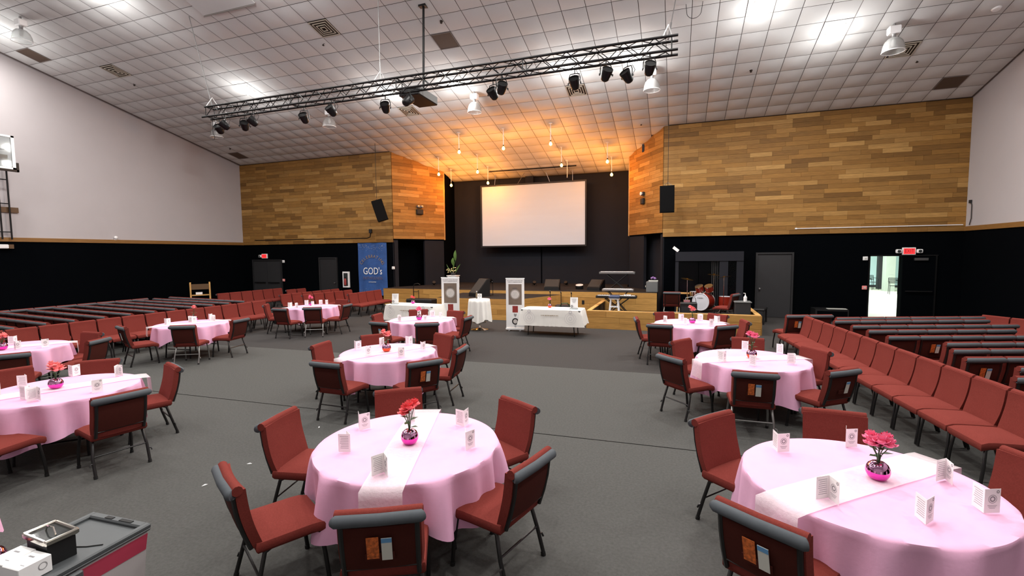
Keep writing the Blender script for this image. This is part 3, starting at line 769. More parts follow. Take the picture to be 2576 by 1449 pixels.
# ---- folded cards
def make_card(ang, w_=.10, h_=.15):
    t = thing('folded_card', 'card', 'card', (0,-40,0)); a = R(ang)/2
    for s in (-1, 1):
        mb = MB(); d_ = Vector((s*math.sin(a), math.cos(a), 0)); n_ = Vector((d_.y, -d_.x, 0))*s
        p = [Vector((0,0,0)), d_*w_]
        vs = [p[0]-n_*.0006, p[1]-n_*.0006, p[1]+n_*.0006, p[0]+n_*.0006]
        mb.add([(q.x, q.y, 0) for q in vs] + [(q.x, q.y, h_) for q in vs], [(3,2,1,0),(4,5,6,7),(0,1,5,4),(1,2,6,5),(2,3,7,6),(3,0,4,7)])
        pnl = mb.build('panel', 'card', t)
        for side in (-1, 1):
            ik = MB(); up = Vector((0,0,1)); o_ = n_*(.0012*side)
            if (s*side) > 0:      # emblem panel
                c_ = d_*(w_*.5)+up*(h_*.58)+o_
                ik.disc(c_, .027, 20, d_, up, .024); ik.disc(c_, .018, 16, d_, up, .010)
                ik.disc(d_*(w_*.82)+up*(h_*.88)+o_, .010, 14, d_, up, .005)
                for q in range(3):
                    l0, l1 = .2+.06*q, .8-.06*q; z = h_*(.30-.055*q); ik.quad(d_*(w_*l0)+up*z+o_, d_*(w_*l1)+up*z+o_, d_*(w_*l1)+up*(z+.0025)+o_, d_*(w_*l0)+up*(z+.0025)+o_)
            else:
                for q in range(8):
                    l0, l1 = .14, .86-.1*((q*3) % 4)/3; z = h_*(.84-.09*q); ik.quad(d_*(w_*l0)+up*z+o_, d_*(w_*l1)+up*z+o_, d_*(w_*l1)+up*(z+.003)+o_, d_*(w_*l0)+up*(z+.003)+o_)
            ik.build('print', 'ink_light', pnl)
    return t
cardA, cardB = make_card(75), make_card(50)
CARDS = {
'T1': [(-.56,.08),(-.33,-.34),(.14,-.56),(.55,-.02),(.31,.46),(-.29,.44)], 'T2': [(-.48,.32),(.06,.6),(-.31,-.36),(.13,-.54),(.52,-.28),(.53,.18)],
'T3': [(-.59,-.07),(-.14,-.42),(.39,-.32),(.53,.17),(.04,.58),(-.37,.42)], 'T4': [(-.42,-.34),(-.02,-.52),(.52,-.18),(.50,.48),(.03,.62)],
'T5': [(-.56,.02),(-.2,.38),(-.07,-.31),(.22,.56),(.38,-.34),(.58,.2)], 'T6': [(-.38,-.39),(.24,-.33),(-.40,.5),(-.04,.62),(.4,.28)],
'T7': [(-.47,-.4),(-.23,-.36),(-.5,.35),(-.03,.1),(-.13,.6),(.05,.6)], 'T8': [(-.32,-.36),(-.27,.15),(-.09,.08),(-.1,.56),(.14,.48)],
'T9': [(-.48,-.1),(-.54,.4),(-.01,.63),(.63,-.03),(.19,-.43),(.31,-.38),(-.33,-.41)], 'T10': [(-.36,.18),(.31,-.12),(.6,.12)]}
ck = 0
for T, lst in CARDS.items():
    used = set()
    for (dx, dy) in lst:
        x, y = TP[T][0]+dx, TP[T][1]+dy; s = pick_side(sector(dx, dy), used); ck += 1
        # spine towards or away from the camera in turn, with a little scatter
        base = math.atan2(-y, -x) - R(90)
        rz = base + (math.pi if ck % 3 else 0) + random.Random(ck).uniform(-.8, .8)
        dup(cardA if ck % 2 else cardB, (x, y, .7595), rz, 'folded white card at the %s of the %s' % (s, TN[T]), 'folded cards on pink tables')
# ================================================================ STAGE
ZS, ZP = .87, .75                       # main stage, lower forward platform
YS, YP, YX = 17.9, 15.6, 14.6           # their front faces and that of the pit wall
st = thing('stage', 'raised main stage with dark carpet and wooden front boards', 'stage')
pl = MB().prism([(XIL+.02, YW+.02), (XIL+.02, YS), (XIR-.15, YS), (XIR-.15, YW+.02), (-2.0, 21.0), (-2.12, YB-.02), (-11.03, YB-.02), (-10.95, 21.2)], .02, ZS)
pl.build('deck', 'stage_carpet', st)
plank_field(st, (XIL+.02, YS), (XIR-.15, YS), .0, lambda y: ZS, ZS/4, 1.0, 2.4, 'stage_wood', -1, 31, 'front_board')
pf = thing('stage_extension', 'lower carpeted platform with wooden boards before the stage', 'stage')
PX0, PX1 = -8.4, -4.2
MB().prism([(PX0, YS-.03), (PX0, YP), (-5.2, YP), (PX1, YS-.03)], .02, ZP).build('deck', 'stage_carpet', pf)
plank_field(pf, (PX0, YP), (-5.2, YP), .0, lambda y: ZP, ZP/4, .8, 1.8, 'stage_wood', -1, 32, 'front_board')
plank_field(pf, (-5.2, YP), (PX1, YS-.05), .0, lambda y: ZP, ZP/4, .8, 1.8, 'stage_wood', -1, 33, 'side_board')
pt = thing('pit_wall', 'low wooden box wall enclosing keyboards and drums', 'partition')
BX0, BX1, BH = -2.62, 2.26, .54
MB().b2((BX0+.05, YX+.03, 0), (BX1-.03, YX+.10, BH)).b2((BX0+.03, YX+.1, 0), (BX0+.10, YS-.05, BH)).b2((BX1-.10, YX+.1, 0), (BX1-.03, YW-.05, BH)).build('core', 'backing', pt)
MB().b2((BX0+.1, YX+.1, .02), (BX1-.1, YS-.03, .2)).build('pit_floor', 'stage_carpet', pt)
plank_field(pt, (BX0, YX), (BX1, YX), .0, lambda y: BH, BH/3, 1.0, 2.2, 'stage_wood', -1, 34, 'front_board')
plank_field(pt, (BX1, YX), (BX1, YW-.05), .0, lambda y: BH, BH/3, 1.0, 2.2, 'stage_wood', -1, 35, 'side_board')
plank_field(pt, (BX0, YS-.05), (BX0, YX), .0, lambda y: BH, BH/3, 1.0, 2.2, 'stage_wood', -1, 36, 'side_board')
MB().b2((BX0, YX-.02, BH), (BX1, YX+.12, BH+.025)).b2((BX0-.01, YX+.12, BH), (BX0+.12, YS-.05, BH+.025)).b2((BX1-.12, YX+.12, BH), (BX1+.01, YW-.05, BH+.025)).build('cap_rail', 'wood_light', pt)
for k, (x, z, lb) in enumerate(((-8.92, .55, 'left part of the stage front'), (-3.35, .47, 'stage front behind right white table'))):
    t = thing('wall_outlet', 'black outlet plate on the ' + lb, 'outlet', (x, YS-.03, z)); MB().box((0,0,0), (.09,.012,.15)).build('plate', 'black_plastic', t); MB().box((0,-.008,.03), (.035,.006,.03)).box((0,-.008,-.03), (.035,.006,.03)).build('sockets', 'rubber', t)

# projection screen and what hangs around it
t = thing('projection_screen', 'large white projection screen in black frame above the stage', 'screen', (-6.625, 22.0, 4.21))
W2, H2 = 2.59, 1.46
MB().b2((-W2, .0, -H2), (W2, .03, H2)).build('fabric', 'screen', t)
fr = MB()
for s in (-1, 1): fr.b2((s*W2, -.03, -H2-.07), (s*(W2+.07), .06, H2+.07)); fr.b2((-W2, -.03, s*H2), (W2, .06, s*(H2+.07)))
fr.build('frame', 'black_plastic', t)
for x, x2 in ((-1.9,-1.85),(-.7,-.35),(.9,.7),(2.0,2.0)): MB().tube([(x, 0, H2+.07), (x2, 0, zc(22.0)-4.21-.02)], .012, 5).build('hanging_cable', 'steel', t)
t = thing('curtain_rail', 'thin black curtain rail on the ceiling above the screen', 'rail'); MB().tube([(-8.62, 21.5, 6.31), (-4.35, 21.5, 6.31)], .028, 6).build('rail', 'black_metal', t)
mb = MB()
for x in (-8.2,-6.5,-4.7): mb.tube([(x, 21.5, 6.3), (x, 21.5, 6.37)], .012, 5)
mb.build('bracket', 'black_metal', t)
t = thing('wall_post', 'black boxed post above the projection screen top', 'post'); MB().b2((-7.05, 22.35, 5.75), (-6.65, YB-.01, 6.12)).build('box', 'charcoal', t); MB().b2((-7.07, 22.33, 5.70), (-6.63, YB-.01, 5.75)).build('foot_plate', 'black_plastic', t)
# amber pendant bulbs
PEN = [(-8.40,17.73,'front left'),(-6.49,17.75,'front centre'),(-4.57,17.72,'front right'),(-10.38,19.69,'middle far left'),(-8.46,19.73,'middle left'),(-4.61,19.68,'middle right'),(-2.70,19.64,'middle far right'),(-10.42,21.03,'rear far left'),(-8.49,21.03,'rear left'),(-2.70,20.97,'rear far right')]
proto = None
for x, y, lb in PEN:
    lab = 'glowing amber bulb on white stem, %s of the stage pendants' % lb
    if proto is None:
        t = thing('pendant_lamp', lab, 'pendant lamp', (x, y, zc(y)-.02)); proto = t
        MB().lathe([(0,0),(.07,0),(.07,-.02),(.02,-.035),(0,-.035)], 14).build('canopy', 'white', t, True)
        MB().tube([(0,0,-.03),(0,0,-.64)], .014, 8).build('stem', 'white', t, True)
        MB().lathe([(0,-.63),(.022,-.63),(.026,-.68),(0,-.69)], 10).build('socket', 'vent_dark', t, True)
        MB().lathe([(.018,-.685),(.035,-.71),(.058,-.75),(.060,-.78),(.045,-.815),(0,-.835)], 14).build('bulb', 'amber_glow', t, True)
        point_lamp('bulb_light', t, (0,0,-.90), PEND_W, (1.,.34,.05), .05)
    else: t = dup(proto, (x, y, zc(y)-.02), 0, lab)
t = thing('unlit_pendant', 'unlit white pendant stem above the right of screen', 'pendant lamp', (-4.66, 20.99, zc(20.99)-.02))
MB().lathe([(0,0),(.07,0),(.07,-.02),(.02,-.035),(0,-.035)], 14).build('canopy', 'white', t, True); MB().tube([(0,0,-.03),(0,0,-.7)], .012, 8).build('stem', 'white', t, True); MB().lathe([(0,-.7),(.02,-.7),(.028,-.76),(0,-.77)], 10).build('socket', 'steel', t, True)

# hanging loudspeakers
def speaker(name, lab, loc, rz, tl, w_, h_, d_):
    t = thing(name, lab, 'loudspeaker', loc, rz); Mx = Matrix.Rotation(tl, 3, 'X')
    MB().prism([(-w_/2,-d_/2),(w_/2,-d_/2),(w_*.36,d_/2),(-w_*.36,d_/2)], -h_/2, h_/2).build('cabinet', 'speaker_black', t).rotation_euler = (tl, 0, 0)
    o = MB().box((0,-d_/2-.008,0), (w_-.04,.014,h_-.06)).build('grille', 'speaker_black', t); o.rotation_euler = (tl, 0, 0)
    top = Mx @ Vector((0, 0, h_/2)); zt = zc(loc[1]) - loc[2]
    MB().tube([top, top+Vector((0,0,.12)), (top.x, top.y, zt)], .009, 6).build('hanging_cable', 'black_metal', t)
    mb = MB()
    for s in (-1, 1): mb.tube([Mx @ Vector((s*w_*.3, 0, h_/2)), top+Vector((0,0,.12))], .007, 5)
    mb.build('bridle', 'steel', t); return t
speaker('loudspeaker', 'black loudspeaker tilted down before the left wooden wing', (-12.40, 17.95, 4.31), R(-58), R(17), .56, .92, .45)
speaker('loudspeaker', 'black loudspeaker hanging before the right wooden wing', (-.32, 17.95, 4.24), R(-6), R(4), .5, .95, .42)

# small devices on the wings
def on_wing(A_, d_, s, off, nn): q = A_ + d_*s - nn*(-.045-off); return q
def wall_box(name, lab, cat, loc, rz, dims, mat, extra=None):
    t = thing(name, lab, cat, loc, rz); MB().rbox((0,0,0), dims, min(dims)*.2, 1).build('housing', mat, t); 
    if extra: extra(t)
    return t
q = WL[0] + WL[1]*1.38 + WL[2]*.085; rzl = math.atan2(WL[1].y, WL[1].x)
wall_box('emergency_light', 'small grey emergency light on the left wooden wing', 'light', (q.x, q.y, 4.63), rzl, (.30,.08,.12), 'grey_box', lambda t: [MB().lathe([(0,0),(.05,0),(.06,.05),(0,.06)], 10, (s*.1,-.04,.0), Matrix.Rotation(R(90),3,'X')).build('lamp_head', 'steel', t, True) for s in (-1,1)])
wall_box('wall_speaker', 'small black box on the left wooden wing', 'speaker', (q.x, q.y, 4.38), rzl, (.36,.09,.24), 'black_plastic', lambda t: MB().box((0,-.05,0), (.3,.01,.18)).build('grille', 'grille', t))
q = WR[0] + WR[1]*1.42 + WR[2]*.085; rzr = math.atan2(-WR[1].y, -WR[1].x)
wall_box('emergency_light', 'small round white light on the right wooden wing', 'light', (q.x, q.y, 4.72), rzr, (.22,.08,.14), 'door_dark', lambda t: MB().lathe([(0,0),(.06,0),(.075,.05),(0,.07)], 12, (0,-.04,.0), Matrix.Rotation(R(90),3,'X')).build('lamp_head', 'white', t, True))
wall_box('wall_speaker', 'small black box on the right wooden wing', 'speaker', (q.x, q.y, 4.42), rzr, (.22,.09,.24), 'black_plastic', lambda t: MB().box((0,-.05,0), (.17,.01,.18)).build('grille', 'grille', t))
t = thing('projector_mount', 'black bracket on the ceiling edge of the right wing', 'bracket', (-1.25, 20.1, zc(20.1)-.02)); MB().b2((-.12,-.1,-.3), (.12,.1,0)).build('box', 'black_plastic', t); MB().box((0,-.11,-.15), (.16,.02,.2)).build('face', 'door_dark', t)

# ================================================================ TRUSS, PROJECTOR AND STAGE LIGHTS
YT, ZTR, HT = 10.28, 6.475, .135
tr = thing('lighting_truss', 'long black box truss hanging across the ceiling', 'truss')
X0, X1 = -12.88, -.03
for dy in (-1, 1):
    for dz in (-1, 1):
        xs = X0 + (.12 if dz > 0 else 0); MB().tube([(xs, YT+dy*HT, ZTR+dz*HT), (X1, YT+dy*HT, ZTR+dz*HT)], .026, 10).build('chord', 'black_metal', tr, True, 60)
nb = 42; stp = (X1-X0-.3)/nb; lac = {}
for face in ('near', 'far', 'top', 'bottom'):
    for k in range(nb):
        xa = X0+.15+k*stp; xb = xa+stp; s = 1 if k % 2 else -1
        if face in ('near', 'far'): y = YT + (-HT if face == 'near' else HT); p, q = (xa, y, ZTR+s*HT), (xb, y, ZTR-s*HT)
        else: z = ZTR + (HT if face == 'top' else -HT); p, q = (xa, YT+s*HT, z), (xb, YT-s*HT, z)
        MB().tube([p, q], .0095, 5).build('brace', 'black_metal', tr, True)
for x in (X0+.15, -9.66, -6.45, -3.24, X1-.12):
    mb = MB()
    for s in (-1, 1): mb.tube([(x, YT+s*HT, ZTR-HT), (x, YT+s*HT, ZTR+HT)], .012, 6); mb.tube([(x, YT-HT, ZTR+s*HT), (x, YT+HT, ZTR+s*HT)], .012, 6)
    mb.build('end_frame', 'black_metal', tr)
for lb, a_, b_ in (('left', (-12.62, YT, ZTR+HT), (-13.05, 10.05, zc(10.05))), ('middle', (-6.98, YT, ZTR+HT), (-6.98, YT, zc(YT))), ('right', (-.22, YT, ZTR+HT), (.03, 11.6, zc(11.6)))):
    t = thing('hanging_cable', 'pale steel cable holding up the %s of the truss' % lb, 'cable'); MB().tube([a_, b_], .011, 6).build('wire', 'steel', t)
    MB().tube([(a_[0]-.1, a_[1]-HT, a_[2]), (a_[0], a_[1], a_[2]+.28), (a_[0]+.1, a_[1]+HT, a_[2])], .012, 6).build('sling', 'white', t); MB().tube([a_, (a_[0]+(b_[0]-a_[0])*.2, a_[1]+(b_[1]-a_[1])*.2, a_[2]+(b_[2]-a_[2])*.2)], .02, 6).build('chain', 'steel', t)
SLT = [(-12.559,6.12,20,0),(-12.031,6.036,-30,0),(-11.597,6.049,40,0),(-10.997,6.099,-25,0),(-9.491,6.155,15,0),(-8.363,6.047,-10,0),(-6.944,6.062,20,0),(-6.149,6.18,160,0),(-4.045,6.071,-15,0),(-3.736,6.043,35,0),(-2.143,6.159,0,0),(-1.432,6.068,30,0),(-1.025,6.079,-35,0),(-.566,6.058,15,0)]
def make_par():
    t = thing('stage_light', 'stage light', 'stage light'); Mx = Matrix.Rotation(R(50), 3, 'X')
    MB().lathe([(0,-.13),(.055,-.13),(.085,-.10),(.10,-.02),(.115,.10),(.115,.13),(.10,.13),(.098,.115)], 16, (0,0,0), Mx).build('can', 'black_metal', t, True, 50)
    MB().lathe([(0,.10),(.099,.112)], 16, (0,0,0), Mx).build('lens', 'steel', t, True)
    MB().tube([(-.125,0,0),(-.125,0,.13),(-.1,0,.20),(0,0,.21),(.1,0,.20),(.125,0,.13),(.125,0,0)], .010, 6).build('yoke', 'black_metal', t, True)
    for s in (-1, 1): MB().lathe([(0,0),(.025,0),(.025,.02),(0,.02)], 8, (s*.13,0,0), Matrix.Rotation(R(90*s),3,'Y')).build('knob', 'black_plastic', t)
    MB().tube([(0,0,.2),(0,0,.30)], .012, 6).build('hook_clamp', 'black_metal', t)
    MB().tube([(.05,.08,.02),(.1,.12,.14),(.04,.1,.26),(.02,.0,.31)], .006, 5).build('power_cable', 'black_plastic', t, True)
    return t
proto = None
for k, (x, z, rz, _) in enumerate(SLT):
    lab = 'black stage light on the truss, %s from its left end' % ORD[k]
    zc_ = ZTR-HT-.312
    loc = (x, YT+(-HT if k % 2 else HT), zc_)
    if proto is None: proto = make_par(); tag(proto, lab, 'stage light'); proto.location = loc; proto.rotation_euler = (0,0,R(rz))
    else: dup(proto, loc, R(rz), lab)
t = thing('projector', 'black ceiling projector hanging below the truss on a long pole', 'projector', (-6.27, 10.9, 6.25))
MB().rbox((0,0,.12), (.56,.98,.22), .02, 1).build('body', 'black_plastic', t); MB().b2((.281,-.44,.03), (.29,.44,.21)).build('side_panel', 'grey_box', t)
MB().lathe([(0,0),(.07,0),(.08,.05),(.07,.06),(0,.03)], 16, (.0,.485,.12), Matrix.Rotation(R(-90),3,'X')).build('lens', 'clear_grey', t, True)
MB().b2((-.2,-.3,.23), (.2,.3,.27)).build('mount_plate', 'black_metal', t); MB().tube([(-.03,.30,.27),(-.03,.40,zc(11.3)-6.25)], .03, 10).build('pole', 'black_metal', t, True); MB().b2((-.13,.3,zc(11.3)-6.31), (.07,.5,zc(11.3)-6.24)).build('ceiling_plate', 'black_metal', t)
# unlit glass domes
DM = [(-18.18,8.8,'near the top left corner'),(-17.98,14.76,'behind the left end of the truss'),(-12.48,14.98,'below the left half of the truss'),(-6.57,15.15,'right of the projector'),(-.77,15.09,'below the right end of the truss'),(5.04,14.65,'at the upper right')]
proto = None
for x, y, lb in DM:
    lab = 'unlit clear glass dome lamp ' + lb
    if proto is None:
        t = thing('dome_lamp', lab, 'dome lamp', (x, y, zc(y))); proto = t
        MB().tube([(0,0,0),(0,0,-.12)], .03, 10).build('stem', 'steel', t); MB().rbox((0,0,-.2), (.26,.2,.18), .02, 1).build('ballast_box', 'white', t); MB().lathe([(0,-.29),(.05,-.29),(.045,-.36),(.07,-.40),(0,-.40)], 12).build('neck', 'steel', t, True)
        MB().lathe([(.06,-.38),(.13,-.41),(.19,-.48),(.225,-.58),(.245,-.72),(.235,-.72),(.215,-.58),(.18,-.49),(.12,-.42),(.06,-.39)], 24).build('dome', 'dome_glass', t, True, 60)
        MB().tube([(.24*math.cos(a*math.pi/12), .24*math.sin(a*math.pi/12), -.72) for a in range(24)], .009, 6, closed=True).build('rim', 'white', t, True)
        MB().lathe([(0,-.40),(.03,-.42),(.05,-.5),(.035,-.58),(0,-.60)], 12).build('bulb', 'white', t, True)
    else: dup(proto, (x, y, zc(y)), 0, lab)

# ================================================================ LEFT WALL HOOP
t = thing('basketball_hoop', 'clear basketball backboard on black wall frame at left edge', 'backboard', (XL, 8.75, 0))
MB().b2((.78,-.72,5.33), (.80,.72,6.30)).build('glass_panel', 'clear_grey', t)
fr = MB()
for s in (-1, 1): fr.b2((.76, s*.72, 5.27), (.82, s*.80, 6.36)); fr.b2((.76,-.8, 5.815+s*.485), (.82,.8, 5.815+s*.545))
fr.build('board_frame', 'white', t)
MB().b2((.75,-.86,5.2), (.83,.86,5.27)).b2((.75,.81,5.2), (.83,.87,5.5)).b2((.75,-.87,5.2), (.83,-.81,5.5)).build('edge_pad', 'vent_dark', t)
for y in (-.55, .62, .86): MB().tube([(.12,y,3.0),(.12,y,5.4),(.12,y,6.2)] if y < .8 else [(.12,y,3.0),(.12,y,5.6)], .025, 8).build('upright', 'black_metal', t)
for z in (3.25, 4.2, 5.0, 6.0): MB().tube([(.12,-.55,z),(.12,.86,z)], .018, 6).build('rung', 'black_metal', t)
for z in (5.5, 6.1):
    for y in (-.4, .4): MB().tube([(.12,y,z),(.77,y,z)], .022, 6).build('arm', 'black_metal', t)
for z in (4.0, 5.75): MB().b2((.0,-.9,z-.09), (.06,1.12 if z < 5 else .95,z+.09)).build('wood_rail', 'wood_dark', t)
MB().tube([(.83+.23+.23*math.cos(a*math.pi/10), .23*math.sin(a*math.pi/10), 5.45) for a in range(20)], .012, 6, closed=True).build('rim', 'petal_coral', t, True)
t = thing('wall_horn', 'white and brown signal box under the backboard rail', 'alarm', (XL+.1, 9.35, 2.76)); MB().rbox((0,0,0), (.14,.3,.14), .02, 1).build('housing', 'white', t); MB().b2((-.06,.15,-.07), (.07,.27,.07)).build('bracket', 'wood_dark', t)
t = thing('wall_sensor', 'tiny white sensor ball on the left wood rail', 'sensor', (XL+.06, 12.8, ZB+.22)); MB().lathe([(0,-.07),(.05,-.05),(.07,0),(.05,.05),(0,.07)], 12).build('ball', 'white', t, True); MB().b2((-.055,-.04,-.09), (.0,.04,-.05)).build('base', 'white', t)

# ================================================================ FRONT WALL FIXTURES
def exit_sign(loc, lab, full, lamps):
    t = thing('exit_sign', lab, 'exit sign', loc); MB().rbox((0,0,0), (.36,.07,.24), .012, 1).build('housing', 'white', t); MB().box((0,-.037,0), (.30,.006,.18)).build('face', 'red_glow', t)
    if full: lettering('EXIT', .17, 'ink_dark', t, (0,-.042,0), sx=.72)
    for s in lamps:
        lh = MB().rbox((s*.28,-.02,0), (.16,.1,.13), .03, 2).build('lamp_head', 'white', t, True); MB().lathe([(0,0),(.05,0),(.04,.01),(0,.015)], 10, (s*.28,-.07,0), Matrix.Rotation(R(90),3,'X')).build('lens', 'clear_grey', lh)
exit_sign((7.14, YW-.03, 2.31), 'glowing red exit sign over the open door at right', True, (-1, 1))
exit_sign((-20.0, YW-.03, 2.35), 'small red exit sign over the double doors at left', True, (-1,))
def small_box(x, z, mat, lab, cat='switch'):
    t = thing('wall_box', lab, cat, (x, YW-.0, z)); MB().rbox((0,0,0), (.14,.05,.13), .012, 1).build('housing', mat, t); MB().box((0,-.03,0), (.06,.01,.05)).build('button', 'card_white', t)
small_box(-18.82, 2.07, 'white', 'small pale box at the top right of double doors'); small_box(-18.85, 1.12, 'petal_salmon', 'small salmon pull box right of double doors', 'alarm')
small_box(5.97, 2.08, 'white', 'small pale box left of the open door top'); small_box(5.98, 1.1, 'petal_salmon', 'small salmon pull box left of the open door', 'alarm'); small_box(-12.36, 1.75, 'white', 'small white switch right of the blue banner')
t = thing('extinguisher_cabinet', 'white framed extinguisher cabinet left of the blue banner', 'cabinet', (-15.0, YW, 1.19))
MB().b2((-.18,-.05,-.38), (.18,.03,.38)).build('box', 'white', t); MB().b2((-.12,-.056,-.31), (.12,-.048,.31)).build('window', 'clear_grey', t); MB().b2((-.12,-.0515,-.31), (.12,-.05,.31)).build('inner_back', 'door_grey', t)
MB().lathe([(0,-.26),(.05,-.26),(.055,-.2),(.055,.0),(.03,.05),(.015,.06),(0,.06)], 12, (0,-.10,0)).build('extinguisher', 'photo_red', t, True); MB().tube([(0,-.1,.06),(.04,-.1,.12),(-.05,-.1,.14)], .012, 6).build('hose', 'rubber', t, True)
# blue banner
t = thing('hanging_banner', 'blue hanging banner reading celebrating God\'s faithfulness', 'banner', (-13.45, YW-.06, 1.69))
mb = MB(); vs = []; fs = []
for j in range(13):
    for i in range(13): vs.append((-.79+1.58*i/12, .012*math.sin(i*1.1)+.01*math.sin(j*.8), -1.23+2.46*j/12))
for j in range(12):
    for i in range(12): a_ = j*13+i; fs.append((a_, a_+1, a_+14, a_+13))
mb.add(vs, fs); mb.build('cloth', 'banner_blue', t, True, 180); MB().tube([(-.8,.0,1.24),(.8,.0,1.24)], .015, 8).build('top_rod', 'door_dark', t)
lettering('GOD\'s', .46, 'white', t, (.02,-.035,-.10), sx=.8)
lettering('FAITHFULNESS', .19, 'gold_dim', t, (.02,-.035,-.42), sx=.85)
scribble(t, 'card_white', (0,-.035,-.60), .42, .035, 3)
for k, ch in enumerate('CELEBRATING'):
    a = R(152 - 124*k/10); rr = .66
    lettering(ch, .2, 'gold', t, (.0+rr*math.cos(a), -.035, .02+.58*math.sin(a)), (R(90), R(90)-a, 0))
gl = MB(); rg = random.Random(3)
for k in range(150):
    top = k < 100; x = rg.uniform(-.76, .76); z = (1.18 - abs(rg.gauss(0, .13)) - .12*(1-(x/.76)**2)*rg.random()) if top else (-1.18 + abs(rg.gauss(0, .14))); s_ = rg.uniform(.004, .012)
    gl.quad((x-s_, -.034, z), (x, -.034, z-s_), (x+s_, -.034, z), (x, -.034, z+s_))
o = gl.build('glitter_print', 'card_white', t); o['kind'] = 'stuff'
# conduits
t = thing('wall_conduit', 'black conduit and outlet along the bottom of left planks', 'conduit'); MB().tube([(-20.6, YW-.04, 3.17), (-13.7, YW-.04, 3.15), (-13.55, YW-.04, 3.2), (-13.51, YW-.04, 3.4)], .018, 6).build('pipe', 'black_metal', t, True); MB().rbox((-13.51, YW-.05, 3.47), (.15,.08,.18), .01, 1).build('outlet_box', 'black_plastic', t)
t = thing('wall_raceway', 'thin white raceway along the bottom of right planks', 'conduit'); MB().b2((3.87, YW-.045, 3.115), (8.5, YW-.025, 3.14)).build('strip', 'white', t); MB().box((3.9, YW-.035, 3.128), (.06,.03,.05)).build('end_cap', 'white', t)
t = thing('wall_cable', 'dark cable hanging on right white wall beside planks', 'cable'); MB().tube([(XR-.02,18.5,3.78),(XR-.03,18.45,3.72),(XR-.03,18.44,3.3),(XR-.03,18.52,3.1)], .012, 6).build('wire', 'door_grey', t, True); MB().box((XR-.03,18.53,3.82), (.05,.08,.1)).build('plug', 'door_dark', t)
# lectern by the left wall
t = thing('lectern', 'wooden lectern with white paper at the far left wall', 'lectern', (-20.2, 15.35, 0), R(53))
for s in (-1, 1): MB().prism([(-.26,0),(.2,0),(.2,1.0),(-.1,1.22),(-.26,1.12)], s*.36-.03, s*.36+.03, 'x').build('side_panel', 'wood_light', t)
MB().b2((-.33,-.2,.62), (.33,.18,.66)).build('shelf', 'wood_light', t); MB().b2((-.33,-.22,.9), (.33,-.18,1.14)).build('top_board', 'wood_dark', t); MB().box((-.05,-.05,.72), (.25,.2,.1)).build('paper_stack', 'white', t)

# ================================================================ WHITE TABLES, ROLL-UP BANNERS
def rect_table(lab_t, lab_c, c, rz, w_, d_, drop):
    t = thing('folding_table', lab_t, 'table', (c[0], c[1], 0), rz); MB().box((0,0,.735), (w_-.04,d_-.04,.03)).build('tabletop', 'grey_box', t)
    for s in (-1, 1):
        for q in (-1, 1): MB().tube([(s*(w_/2-.25), q*(d_/2-.1), .72), (s*(w_/2-.2), q*(d_/2-.12), 0)], .014, 8).build('leg', 'black_metal', t)
        MB().tube([(s*(w_/2-.22), -d_/2+.1, .25), (s*(w_/2-.22), d_/2-.1, .25)], .01, 6).build('crossbar', 'black_metal', t)
    o = thing('white_tablecloth', lab_c, 'tablecloth', (c[0], c[1], .755), rz)
    mb = MB(); nA = 80; vs = []; fs = []; rg = random.Random(9)
    # rounded-rectangle outline
    out = []
    for i in range(nA):
        a = 2*math.pi*i/nA; ca, sa = math.cos(a), math.sin(a); k = 10.
        r = (abs(ca/(w_/2))**k + abs(sa/(d_/2))**k)**(-1/k); out.append((r*ca, r*sa))
    vs.append((0,0,.004))
    for f_ in (.5, 1.): vs += [(x*f_, y*f_, .004) for x, y in out]
    for j in range(1, 7):
        f_ = j/6
        for i, (x, y) in enumerate(out):
            cn = (abs(x)/(w_/2)*abs(y)/(d_/2))**4; fold = .02*math.sin(i*1.7)*f_ + .10*cn*f_
            e = 1 + (.012+fold)/math.hypot(x, y)*1.; dd = drop*(1 + .0*cn) 
            if abs(x) > w_/2-.02: dd *= .95
            vs.append((x*e + (x/abs(x) if abs(x) > w_/2-.03 else 0)*.06*f_, y*e + math.copysign(1,y)*.012*f_, .0-dd*f_))
    for i in range(nA): fs.append((0, 1+i, 1+(i+1) % nA))
    for r in range(7):
        for i in range(nA): a_, b_ = 1+r*nA+i, 1+r*nA+(i+1) % nA; fs.append((a_, a_+nA, b_+nA, b_))
    mb.add(vs, fs); mb.build('cloth', 'white_cloth', o, True, 50)
    ft = MB(); yy = -d_/2-.052
    for sx in (-.62, .62):
        for (r1, r0) in ((.165,.158),(.11,.102),(.05,.038)): ft.disc((sx*w_/1.83, yy, -.22), r1, 20, r0=r0)
        ft.disc((sx*w_/1.83, yy, -.04), .05, 10, r0=.03)
    ft.build('emblem_print', 'emblem', o)
    scribble(o, 'gold', (0, yy, -.15), .5, .025, 4); 
    return t
rect_table('folding table under the white cloth right of centre', 'white printed cloth on the rectangular table right of centre', (-3.36, 13.24), R(1), 1.76, .80, .46)
rect_table('folding table under the white cloth left of centre', 'white printed cloth on the rectangular table left of centre', (-7.92, 13.2), R(-5), 1.86, .78, .48)
def sign_stand(lab, x, y, z, rz):
    t = thing('sign_holder', lab, 'sign', (x, y, z), rz); MB().box((0,.02,.17), (.22,.008,.33)).build('sheet', 'white', t).rotation_euler = (R(-6),0,0); MB().box((0,.0,.01), (.24,.12,.016)).build('base', 'clear_grey', t)
    p = MB(); p.disc((-.06,.006,.08), .034, 16, r0=.018); p.build('emblem', 'ink', t)
    l = MB()
    for q in range(4): zz = .28-.035*q; l.quad((-.07+.01*q,.028,zz), (.07-.01*q,.028,zz), (.07-.01*q,.028,zz+.008), (-.07+.01*q,.028,zz+.008))
    l.build('print', 'ink_light', t); return t
